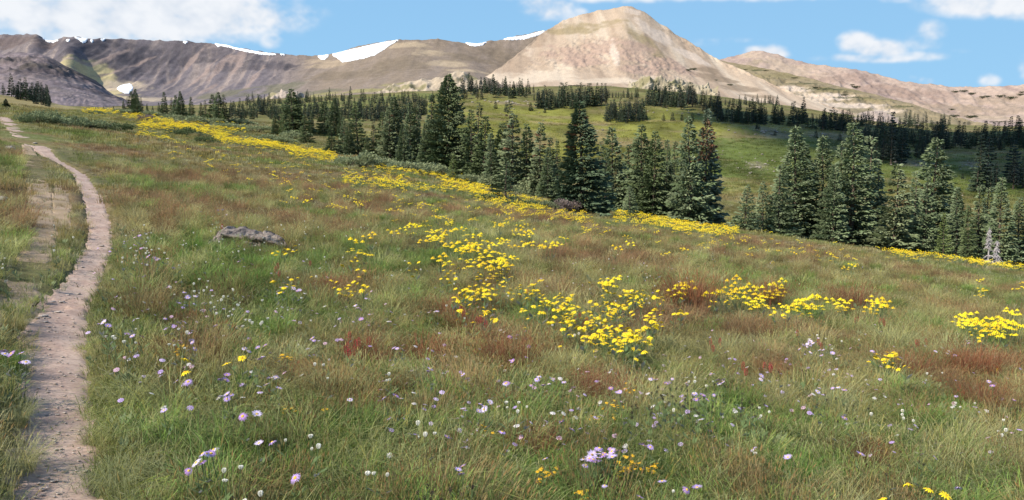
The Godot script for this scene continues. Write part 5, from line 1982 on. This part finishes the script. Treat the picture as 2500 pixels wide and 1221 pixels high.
func daisy(rays: int, radius: float, wide: float, droop: float, sd: int) -> ArrayMesh:
	var g := RandomNumberGenerator.new()
	g.seed = sd
	var s := Shape.new()
	for k in rays:
		var a := TAU * (k + g.randf_range(-0.25, 0.25)) / rays
		var out := Vector3(cos(a), 0, sin(a))
		var side := Vector3(-out.z, 0, out.x) * radius * wide
		var r := radius * g.randf_range(0.8, 1.08)
		var tip := out * r + Vector3(0, -droop * radius * g.randf_range(0.5, 1.3), 0)
		var mid := out * r * 0.6 + Vector3(0, 0.06 * radius - droop * radius * 0.25, 0)
		s.col = Color(1, 1, 1) * g.randf_range(0.85, 1.12)
		s.tri(out * radius * 0.12, mid + side, mid - side)
		s.tri(mid - side, mid + side, tip + side * 0.5)
		s.tri(mid - side, tip + side * 0.5, tip - side * 0.5)
	return s.mesh()


func dome(radius: float, high: float) -> ArrayMesh:
	var s := Shape.new()
	var n := 10
	var top := s.p(Vector3(0, high, 0))
	for ring in 2:
		for k in n:
			var a := TAU * k / n
			var r: float = radius * [0.65, 1.0][ring]
			s.p(Vector3(cos(a) * r, high * [0.75, 0.0][ring], sin(a) * r))
	for k in n:
		var a := 1 + k
		var b := 1 + (k + 1) % n
		s.i.append_array(PackedInt32Array([top, a, b, a, a + n, b, b, a + n, b + n]))
	return s.mesh(true)


func stalk(tall: float, thick: float, leaves: int, sd: int) -> ArrayMesh:
	var g := RandomNumberGenerator.new()
	g.seed = sd
	var s := Shape.new()
	s.col = Color(1, 1, 1)
	s.tube(PackedVector3Array([Vector3(0.0, -0.03, 0), Vector3(0.006, tall * 0.5, 0.004), Vector3(0, tall, 0)]), PackedFloat32Array([thick * 1.2, thick, thick * 0.8]), 4)
	for k in leaves:
		var y := tall * g.randf_range(0.05, 0.7)
		var a := g.randf() * TAU
		var out := Vector3(cos(a), 0.7, sin(a)).normalized()
		var l := tall * g.randf_range(0.18, 0.34)
		s.leaf(Vector3(0, y, 0), Vector3(0, y, 0) + out * l, out.cross(Vector3.UP).normalized() * l * 0.13)
	return s.mesh()


func spike(n: int, tall: float, wide: float, grain_: float, sd: int) -> ArrayMesh:
	var g := RandomNumberGenerator.new()
	g.seed = sd
	var s := Shape.new()
	for k in n:
		var f := (k + 0.5) / n
		var a := k * 2.4
		var r := wide * sqrt(sin(f * PI * 0.92 + 0.12))
		var p := Vector3(cos(a) * r * 0.35, f * tall, sin(a) * r * 0.35)
		var d := Vector3(cos(a), 0.55, sin(a))
		s.col = Color(1, 1, 1) * g.randf_range(0.75, 1.1)
		s.spindle(p, p + d * r * 0.9, grain_)
	return s.mesh()


# [px, py, rx, ry, number] of plants in flower
const YELLOW := [
	[1475, 800, 70, 22, 30], [1545, 815, 45, 26, 26], [1500, 735, 60, 22, 24], [1560, 715, 45, 18, 16], [1430, 765, 55, 20, 14], [1590, 770, 26, 22, 12], [1650, 712, 40, 12, 9], [1655, 757, 20, 8, 4], [1450, 690, 60, 14, 10], [1340, 715, 60, 18, 18], [1300, 690, 60, 18, 14], [1160, 695, 50, 14, 20], [1120, 700, 24, 14, 8], [1200, 690, 40, 12, 9], [1180, 745, 50, 16, 8], [1320, 745, 50, 14, 9], [1400, 730, 50, 20, 14],
	[1775, 722, 50, 10, 10], [1870, 722, 50, 12, 14], [1910, 755, 40, 12, 10], [1970, 740, 40, 10, 10], [2040, 740, 30, 8, 5], [2135, 745, 30, 8, 7], [2390, 800, 40, 18, 12], [2450, 805, 45, 18, 14], [2350, 778, 16, 5, 4], [2440, 770, 40, 10, 5], [2170, 862, 20, 8, 6], [2225, 885, 12, 5, 2], [2395, 695, 16, 8, 4], [2490, 690, 20, 8, 3],
	[1180, 620, 90, 30, 20], [1090, 575, 90, 26, 16], [1220, 650, 60, 20, 10], [1300, 600, 80, 24, 8], [1030, 640, 60, 20, 5], [870, 640, 30, 16, 5], [800, 680, 60, 12, 6], [720, 668, 40, 12, 4], [1080, 660, 60, 14, 5], [900, 590, 60, 20, 4], [980, 560, 60, 20, 5], [840, 690, 20, 10, 2], [1250, 575, 60, 20, 8], [1130, 610, 40, 16, 8], [530, 860, 60, 40, 2], [690, 600, 40, 14, 3], [1600, 600, 120, 16, 6], [2040, 640, 120, 30, 3]]

const ASTERS := [
	[1440, 1105, 28, 14, 16], [1490, 1095, 26, 18, 6], [1470, 1085, 18, 8, 5], [1364, 1018, 4, 4, 2], [1575, 1078, 12, 8, 3], [1460, 1186, 6, 4, 1], [1546, 1202, 6, 4, 1], [1690, 1185, 8, 6, 2], [1705, 968, 22, 9, 9], [1620, 920, 40, 10, 7], [1720, 1035, 10, 8, 2], [1740, 920, 60, 12, 6], [1510, 950, 16, 8, 3], [1310, 910, 40, 16, 8], [1240, 925, 20, 8, 3], [1140, 900, 20, 16, 4], [1055, 890, 14, 10, 3], [975, 820, 14, 8, 4], [1180, 985, 40, 16, 6], [1094, 1048, 4, 3, 1], [1118, 1076, 4, 3, 1], [1310, 1112, 4, 3, 1], [1140, 1140, 20, 8, 3], [960, 945, 20, 10, 3], [1240, 1045, 10, 6, 2], [1395, 1046, 6, 4, 1],
	[565, 945, 20, 10, 4], [615, 1000, 4, 4, 2], [668, 915, 16, 12, 5], [418, 980, 4, 4, 1], [550, 903, 20, 6, 3], [452, 908, 10, 5, 2], [520, 1090, 24, 10, 4], [462, 1148, 3, 3, 1], [505, 1125, 10, 6, 2], [725, 1150, 6, 4, 1], [645, 1070, 14, 12, 3], [430, 770, 24, 16, 8], [480, 825, 20, 12, 4], [630, 825, 20, 8, 3], [640, 860, 14, 8, 2], [700, 685, 40, 12, 9], [740, 690, 20, 8, 4], [528, 775, 6, 4, 1], [785, 795, 12, 8, 2], [865, 960, 4, 3, 1], [850, 730, 40, 14, 3],
	[1965, 835, 26, 10, 8], [2030, 850, 50, 12, 9], [1990, 825, 30, 8, 5], [2310, 860, 20, 12, 6], [2355, 840, 30, 10, 4], [2150, 860, 30, 10, 4], [1980, 955, 6, 6, 2], [2065, 1016, 4, 3, 2], [1860, 915, 12, 6, 2], [2420, 930, 16, 6, 3], [2475, 972, 6, 4, 1], [2096, 1100, 6, 6, 1], [2040, 950, 20, 6, 3], [2210, 1050, 20, 8, 2], [2310, 1192, 4, 4, 1], [1615, 1170, 10, 6, 1], [1845, 1095, 6, 8, 1], [1935, 1110, 6, 6, 1], [2260, 1120, 30, 20, 2], [1650, 700, 60, 20, 5], [1260, 800, 30, 10, 4], [1050, 740, 40, 10, 3], [1290, 830, 3, 3, 1], [1270, 860, 20, 6, 2],
	[28, 845, 12, 4, 4], [50, 860, 8, 4, 2], [270, 780, 20, 16, 4], [340, 590, 26, 30, 9], [330, 800, 20, 14, 4], [380, 640, 40, 30, 8], [470, 690, 60, 20, 5], [520, 520, 60, 20, 5], [880, 760, 60, 20, 4]]

const WHITE := [
	[760, 600, 220, 60, 26], [480, 600, 120, 60, 18], [1080, 690, 160, 60, 10], [1500, 650, 300, 50, 14], [620, 740, 160, 50, 14],
	[480, 690, 60, 20, 9], [540, 700, 50, 16, 7], [610, 760, 30, 14, 6], [355, 600, 40, 40, 12], [320, 640, 30, 40, 8], [300, 820, 30, 40, 6], [440, 830, 30, 40, 5], [560, 1170, 40, 20, 4], [640, 1205, 8, 6, 2], [930, 1150, 40, 20, 3], [1040, 1040, 40, 20, 4], [1265, 1000, 40, 20, 5], [1640, 1195, 6, 6, 1], [1490, 1118, 6, 6, 1], [1620, 990, 12, 8, 2], [1870, 1010, 30, 12, 3], [1850, 1100, 8, 6, 2], [1700, 930, 60, 16, 5], [1560, 700, 160, 60, 14], [1420, 780, 60, 20, 5], [2040, 830, 60, 24, 5], [2280, 910, 30, 10, 3], [2330, 980, 40, 30, 4], [2150, 1010, 60, 30, 5], [2440, 1060, 40, 30, 4], [1130, 720, 120, 40, 6], [760, 1080, 60, 30, 4], [820, 870, 60, 30, 4], [960, 900, 30, 30, 3], [540, 560, 80, 30, 9], [700, 560, 80, 20, 6], [10, 630, 12, 20, 5], [1970, 600, 80, 20, 3], [860, 580, 60, 30, 5], [1650, 600, 160, 40, 10], [150, 590, 30, 40, 4]]

const RED := [[682, 652, 12, 6, 3], [545, 560, 8, 4, 2], [855, 815, 14, 16, 5], [885, 800, 12, 12, 3], [1420, 770, 14, 10, 4], [1180, 765, 20, 8, 5], [1120, 740, 14, 8, 3], [1470, 790, 6, 6, 1], [1945, 808, 6, 4, 1], [2000, 828, 6, 4, 2], [2090, 780, 8, 6, 2], [1870, 880, 14, 10, 4], [1815, 890, 8, 6, 2], [2240, 835, 26, 6, 4], [1740, 825, 12, 10, 3], [2498, 998, 4, 6, 1], [1270, 700, 40, 14, 4], [2140, 790, 20, 10, 3], [750, 640, 10, 6, 1]]

const DARK_HEADS := [[1620, 965, 60, 26, 26], [1700, 1000, 50, 30, 18], [1820, 1000, 40, 30, 14], [1560, 990, 40, 20, 10], [1060, 1180, 40, 20, 7], [1760, 950, 50, 20, 8], [2030, 1000, 60, 40, 8], [600, 870, 40, 20, 4], [2200, 1150, 60, 30, 4], [1120, 1170, 40, 10, 4], [300, 780, 60, 40, 8], [1960, 900, 60, 20, 6]]

const GOLD := [[1530, 940, 20, 12, 6], [1500, 985, 20, 10, 5], [1460, 1010, 14, 6, 3], [1535, 1135, 16, 10, 6], [1510, 1150, 6, 6, 2], [1590, 1140, 8, 10, 3], [800, 990, 4, 3, 1], [710, 985, 10, 6, 2], [700, 850, 20, 8, 4], [435, 830, 12, 8, 3], [1190, 1045, 5, 3, 1], [2150, 800, 20, 10, 2], [2430, 900, 16, 6, 3], [1330, 1140, 20, 5, 4], [1425, 1200, 10, 3, 3], [1320, 1155, 6, 3, 1]]


func spots(list: Array) -> Array:
	var to := []
	for q in list:
		for k in q[4]:
			var px: float = q[0] + rng.randfn() * q[2] * 0.55
			var py: float = q[1] + rng.randfn() * q[3] * 0.55
			to.append(Vector2(clampf(px, -40, 2540), clampf(py, 300.0, 1225.0)))
	return to


# where a plant of this height must root for its head to show at a pixel
func under_head(px: float, py: float, tall: float) -> Vector3:
	var p := hit(px, py)
	for k in 3:
		var up := tall * LENS / -p.z
		p = hit(px, py + up * 0.96)
	return p


func make_flowers() -> void:
	var green := plain(Color(0.085, 0.125, 0.045), 0.8, 0.2)
	var petal_y := painted(0.7, 0.25, 0.3)
	petal_y.albedo_color = Color(0.82, 0.63, 0.02).linear_to_srgb()
	var eye_y := plain(Color(0.62, 0.34, 0.02), 0.8)
	var heads_y := [daisy(13, 0.034, 0.14, 0.22, 1), daisy(11, 0.034, 0.14, 0.38, 2), daisy(12, 0.033, 0.13, 0.08, 3)]
	var eye_mesh := dome(0.011, 0.007)
	var talls := [0.24, 0.29, 0.34]
	var stalks := [stalk(0.24, 0.0028, 5, 1), stalk(0.29, 0.0028, 6, 2), stalk(0.34, 0.003, 6, 3)]
	# ------------------------------------------------------------ yellow ragworts: the nearest one by one
	var all := spots(YELLOW)
	all.append_array([Vector2(2145, 1206), Vector2(2243, 1204), Vector2(2150, 1212)])
	var placed := []
	for q in all:
		var k := rng.randi_range(0, 2)
		placed.append([under_head(q.x, q.y, talls[k]), k])
	placed.sort_custom(func(a, b): return a[0].z > b[0].z)
	var extra := []
	for n in placed.size():
		var foot: Vector3 = placed[n][0]
		var k: int = placed[n][1]
		if n >= 300:
			extra.append([foot, k])
			continue
		var o := base("yellow_daisy", foot)
		o.rotation = Vector3(rng.randf_range(-0.12, 0.12), rng.randf() * TAU, rng.randf_range(-0.12, 0.12))
		part("stem", stalks[k], green, o)
		var heads := rng.randi_range(1, 4)
		for h in heads:
			var head := part("petals", heads_y[rng.randi_range(0, 2)], petal_y, o)
			var off := Vector3.ZERO if h == 0 else Vector3(rng.randf_range(-0.08, 0.08), rng.randf_range(-0.08, 0.02), rng.randf_range(-0.08, 0.08))
			var size := rng.randf_range(0.62, 0.95)
			head.transform = Transform3D(Basis.from_euler(Vector3(rng.randf_range(-0.5, 0.5), rng.randf() * TAU, rng.randf_range(-0.5, 0.5))).scaled(Vector3(size, size, size)), Vector3(0, talls[k], 0) + off)
			part("eye", eye_mesh, eye_y, head)
			if h > 0:
				var s := Shape.new()
				s.tube(PackedVector3Array([Vector3(0, talls[k] * 0.6, 0), Vector3(0, talls[k], 0) + off]), PackedFloat32Array([0.002, 0.0018]), 3)
				part("side_stem", s.mesh(), green, o)
		tag(o, "yellow daisy-like flower on a leafy stem in the meadow", "flower", "single yellow flowers in the near meadow")
	# ------------------------------------------------------------ and the yellow drifts beyond them as one mass
	# [px, py] centre line, half height, number
	var drifts := [
		[[200, 275], [290, 278], 5.0, 240, 0.8], [[300, 286], [420, 300], 5.0, 240, 0.8], [[340, 312], [470, 316], 8.0, 480, 1.0], [[400, 308], [600, 322], 6.0, 420, 1.0], [[440, 318], [560, 336], 5.0, 380, 1.0], [[520, 344], [680, 362], 6.0, 520, 1.0], [[620, 354], [820, 384], 6.0, 520, 1.0], [[700, 376], [820, 396], 7.0, 240, 1.0], [[330, 330], [420, 345], 6.0, 60, 1.0],
		[[920, 415], [1080, 432], 6.0, 200, 1.0], [[1060, 425], [1190, 470], 10.0, 260, 1.0], [[840, 445], [990, 450], 12.0, 210, 1.0], [[900, 460], [1100, 470], 8.0, 120, 1.0], [[1080, 455], [1190, 475], 8.0, 260, 1.0], [[1190, 490], [1330, 505], 12.0, 200, 1.0], [[1270, 520], [1440, 545], 14.0, 210, 1.0], [[1150, 480], [1290, 530], 12.0, 120, 1.0],
		[[1500, 520], [1600, 534], 10.0, 220, 1.0], [[1500, 535], [1680, 552], 13.0, 300, 1.0], [[1600, 545], [1800, 570], 13.0, 300, 1.0], [[1640, 565], [1800, 572], 10.0, 160, 1.0], [[1860, 570], [1990, 586], 3.5, 260, 1.0], [[1980, 584], [2040, 592], 4.0, 60, 1.0], [[2130, 606], [2240, 632], 7.0, 190, 1.0], [[2180, 618], [2420, 650], 6.0, 380, 1.0], [[2380, 646], [2500, 658], 5.0, 220, 1.0], [[400, 355], [800, 460], 40.0, 110, 0.7], [[800, 480], [1300, 560], 40.0, 120, 0.7], [[1400, 560], [2100, 640], 24.0, 90, 0.7]]
	var far := []
	for q in drifts:
		for k in int(q[3] * 0.95):
			var t := rng.randf()
			var p := hit(lerpf(q[0][0], q[1][0], t) + rng.randfn() * 4.0, lerpf(q[0][1], q[1][1], t) + rng.randfn() * q[2] * 0.7)
			far.append([p, rng.randf_range(0.8, 1.2) * clampf(0.45 + -p.z / 95.0, 0.8, 2.0)])
	for q in extra:
		far.append([q[0], 1.0])
	var plant := Shape.new()
	var leaf_part := Shape.new()
	for k in 5:
		var a := k * 2.4
		var tip := Vector3(cos(a) * 0.11 * (1.0 if k > 0 else 0.0), 0.28 + 0.06 * sin(k * 3.0), sin(a) * 0.09 * (1.0 if k > 0 else 0.0))
		var r := 0.036
		plant.col = Color(1, 1, 1)
		for e in 8:
			var b0 := TAU * e / 8.0
			var b1 := TAU * (e + 0.62) / 8.0
			plant.tri(tip + Vector3(0, 0.010, 0), tip + Vector3(cos(b0) * r, -0.018, sin(b0) * r), tip + Vector3(cos(b1) * r, -0.018, sin(b1) * r))
		leaf_part.col = Color(1, 1, 1)
		leaf_part.tube(PackedVector3Array([Vector3(0, -0.03, 0), tip]), PackedFloat32Array([0.004, 0.003]), 3)
		leaf_part.leaf(Vector3(0, 0.03, 0), Vector3(cos(a) * 0.1, 0.15, sin(a) * 0.1), Vector3(-sin(a), 0, cos(a)) * 0.018)
	var drift := base("yellow_flower_drift")
	tag(drift, "drifts of yellow flowers along the edge of the meadow", "flowers", "", "stuff")
	for which in 2:
		var mm := MultiMesh.new()
		mm.transform_format = MultiMesh.TRANSFORM_3D
		mm.use_colors = which == 0
		mm.mesh = [plant, leaf_part][which].mesh()
		mm.instance_count = far.size()
		for k in far.size():
			var s: float = far[k][1]
			mm.set_instance_transform(k, Transform3D(Basis(Vector3.UP, k * 1.7).scaled(Vector3(s, s * (0.6 + 0.75 * fmod(k * 0.377, 1.0)), s)), far[k][0]))
			if which == 0:      # every plant has its own shade of yellow
				mm.set_instance_color(k, [Color(1, 1, 1), Color(0.95, 0.9, 1), Color(0.9, 0.78, 1), Color(1, 1.05, 1.4)][rng.randi_range(0, 3)])
		var mi := MultiMeshInstance3D.new()
		mi.name = ["flower_heads", "flower_stems"][which]
		mi.multimesh = mm
		mi.material_override = [petal_y, green][which]
		mi.set_meta("kind", "stuff")
		drift.add_child(mi, true)
	print("far flowers ", far.size())
	# ------------------------------------------------------------ lilac asters
	var lilacs := []
	for c in [Color(0.44, 0.31, 0.66), Color(0.52, 0.41, 0.74), Color(0.40, 0.23, 0.56), Color(0.64, 0.55, 0.80)]:
		var pm := painted(0.7, 0.3, 0.3)
		pm.albedo_color = c.linear_to_srgb()
		lilacs.append(pm)
	var heads_a := [daisy(26, 0.028, 0.065, 0.05, 11), daisy(22, 0.027, 0.075, 0.30, 12), daisy(30, 0.030, 0.055, -0.20, 13)]
	var eye_a := dome(0.0085, 0.005)
	var eye_am := plain(Color(0.55, 0.36, 0.06), 0.8)
	var stalk_a := [stalk(0.20, 0.002, 5, 11), stalk(0.25, 0.002, 6, 12)]
	var list := spots(ASTERS)
	for n in mini(list.size(), 300):
		var k := rng.randi_range(0, 1)
		var tall: float = [0.20, 0.25][k]
		var foot := under_head(list[n].x, list[n].y, tall)
		var o := base("lilac_aster", foot)
		o.rotation = Vector3(rng.randf_range(-0.15, 0.15), rng.randf() * TAU, rng.randf_range(-0.15, 0.15))
		part("stem", stalk_a[k], green, o)
		var head := part("petals", heads_a[rng.randi_range(0, 2)], lilacs[rng.randi_range(0, 3)], o)
		var size := rng.randf_range(0.5, 0.9)
		head.transform = Transform3D(Basis.from_euler(Vector3(rng.randf_range(-0.6, 0.6), rng.randf() * TAU, rng.randf_range(-0.6, 0.6))).scaled(Vector3(size, size, size)), Vector3(0, tall, 0))
		part("eye", eye_a, eye_am, head)
		tag(o, "lilac aster flower with a yellow eye in the meadow", "flower", "lilac asters in the meadow")
	# tiny lilac, pink and white flower heads sprinkled through the grass
	var fleck := Shape.new()
	fleck.col = Color(1, 1, 1)
	for e in 9:
		var b0 := TAU * e / 9.0
		var b1 := TAU * (e + 0.6) / 9.0
		fleck.tri(Vector3(0, 0.19, 0), Vector3(cos(b0) * 0.017, 0.186, sin(b0) * 0.017), Vector3(cos(b1) * 0.017, 0.186, sin(b1) * 0.017))
	var fleck_stem := stalk(0.185, 0.0014, 2, 41)
	var where := []
	for q in [[1350, 1010, 330, 110, 190], [1750, 960, 330, 90, 140], [2100, 870, 300, 60, 100], [600, 900, 240, 110, 90], [800, 720, 300, 60, 80], [420, 720, 140, 110, 70], [1000, 800, 260, 60, 60], [1700, 660, 400, 40, 110], [2250, 1050, 200, 100, 60]]:
		for k in q[4]:
			where.append(hit(q[0] + rng.randf_range(-1.3, 1.3) * q[2], clampf(q[1] + rng.randf_range(-1.2, 1.2) * q[3] + 14.0, 560.0, 1225.0)))
	var flecks := base("small_aster_sprinkle")
	tag(flecks, "tiny lilac and white flowers sprinkled through the grass", "flowers", "", "stuff")
	for which in 2:
		var mm := MultiMesh.new()
		mm.transform_format = MultiMesh.TRANSFORM_3D
		mm.use_colors = which == 0
		mm.mesh = [fleck.mesh(), fleck_stem][which]
		mm.instance_count = where.size()
		for k in where.size():
			mm.set_instance_transform(k, Transform3D(Basis.from_euler(Vector3(0.5 * sin(k * 1.3), k * 1.1, 0.5 * cos(k * 2.1))) * Basis.from_scale(Vector3.ONE * (0.6 + 0.4 * fmod(k * 0.377, 1.0))), where[k]))
			if which == 0:
				mm.set_instance_color(k, [Color(0.48, 0.34, 0.68), Color(0.58, 0.46, 0.74), Color(0.62, 0.40, 0.56), Color(0.74, 0.70, 0.72)][rng.randi_range(0, 3)])
		var mi := MultiMeshInstance3D.new()
		mi.name = ["flower_heads", "flower_stems"][which]
		mi.multimesh = mm
		mi.material_override = [painted(0.7, 0.3, 0.3), green][which]
		mi.set_meta("kind", "stuff")
		flecks.add_child(mi, true)
	# ------------------------------------------------------------ white bistort spikes
	var cream := painted(0.8, 0.3, 0.3)
	cream.albedo_color = Color(0.86, 0.84, 0.76).linear_to_srgb()
	var white_spike := [spike(46, 0.036, 0.016, 0.0035, 1), spike(40, 0.026, 0.017, 0.0035, 2)]
	var thin := [stalk(0.22, 0.0016, 2, 21), stalk(0.28, 0.0016, 2, 22)]
	for q in spots(WHITE):
		var k := rng.randi_range(0, 1)
		var tall: float = [0.22, 0.28][k]
		var foot := under_head(q.x, q.y, tall)
		var o := base("white_bistort", foot)
		o.rotation = Vector3(rng.randf_range(-0.15, 0.15), rng.randf() * TAU, rng.randf_range(-0.15, 0.15))
		part("stem", thin[k], green, o)
		var head := part("flower_spike", white_spike[rng.randi_range(0, 1)], cream, o)
		head.position.y = tall - 0.005
		head.scale = Vector3.ONE * rng.randf_range(0.32, 0.62)
		tag(o, "small fuzzy white flower spike on a thin stem", "flower", "white flower spikes in the meadow")
	# ------------------------------------------------------------ red paintbrush
	var crimson := painted(0.75, 0.3, 0.3)
	crimson.albedo_color = Color(0.36, 0.05, 0.055).linear_to_srgb()
	var brush := [spike(30, 0.075, 0.013, 0.004, 5), spike(26, 0.06, 0.014, 0.004, 6)]
	for q in spots(RED):
		var k := rng.randi_range(0, 1)
		var tall: float = [0.22, 0.28][k]
		var foot := under_head(q.x, q.y - 4.0, tall)
		var o := base("red_paintbrush", foot)
		o.rotation = Vector3(rng.randf_range(-0.1, 0.1), rng.randf() * TAU, rng.randf_range(-0.1, 0.1))
		part("stem", thin[k], green, o)
		var head := part("flower_spike", brush[k], crimson, o)
		head.position.y = tall - 0.06
		tag(o, "crimson brush-shaped flower spike in the meadow", "flower", "red flower spikes in the meadow")
	# ------------------------------------------------------------ dark sedge heads
	var black := plain(Color(0.035, 0.026, 0.022), 0.9)
	var dark_spike := spike(12, 0.016, 0.006, 0.0028, 9)
	for q in spots(DARK_HEADS):
		var foot := under_head(q.x, q.y, 0.28)
		var o := base("dark_sedge", foot)
		o.rotation = Vector3(rng.randf_range(-0.15, 0.15), rng.randf() * TAU, rng.randf_range(-0.15, 0.15))
		part("stem", thin[1], green, o)
		var head := part("seed_head", dark_spike, black, o)
		head.position.y = 0.275
		tag(o, "blackish sedge seed head on a thin stem", "sedge", "dark sedge heads in the near meadow")
	# ------------------------------------------------------------ small golden groundsel
	var gold := painted(0.7, 0.25, 0.3)
	gold.albedo_color = Color(0.74, 0.42, 0.02).linear_to_srgb()
	var small := daisy(8, 0.011, 0.26, 0.2, 31)
	for q in spots(GOLD):
		var foot := under_head(q.x, q.y, 0.15)
		var o := base("golden_groundsel", foot)
		o.rotation.y = rng.randf() * TAU
		part("stem", thin_stalk(), green, o)
		for h in 4:
			var head := part("petals", small, gold, o)
			head.position = Vector3(rng.randf_range(-0.03, 0.03), 0.15 + rng.randf_range(-0.02, 0.02), rng.randf_range(-0.03, 0.03))
			head.rotation = Vector3(rng.randf_range(-0.5, 0.5), 0, rng.randf_range(-0.5, 0.5))
		tag(o, "low cluster of small golden-orange flowers in the grass", "flower", "golden flower clusters in the near meadow")


var _thin: ArrayMesh


func thin_stalk() -> ArrayMesh:
	if _thin == null:
		_thin = stalk(0.15, 0.002, 4, 33)
	return _thin
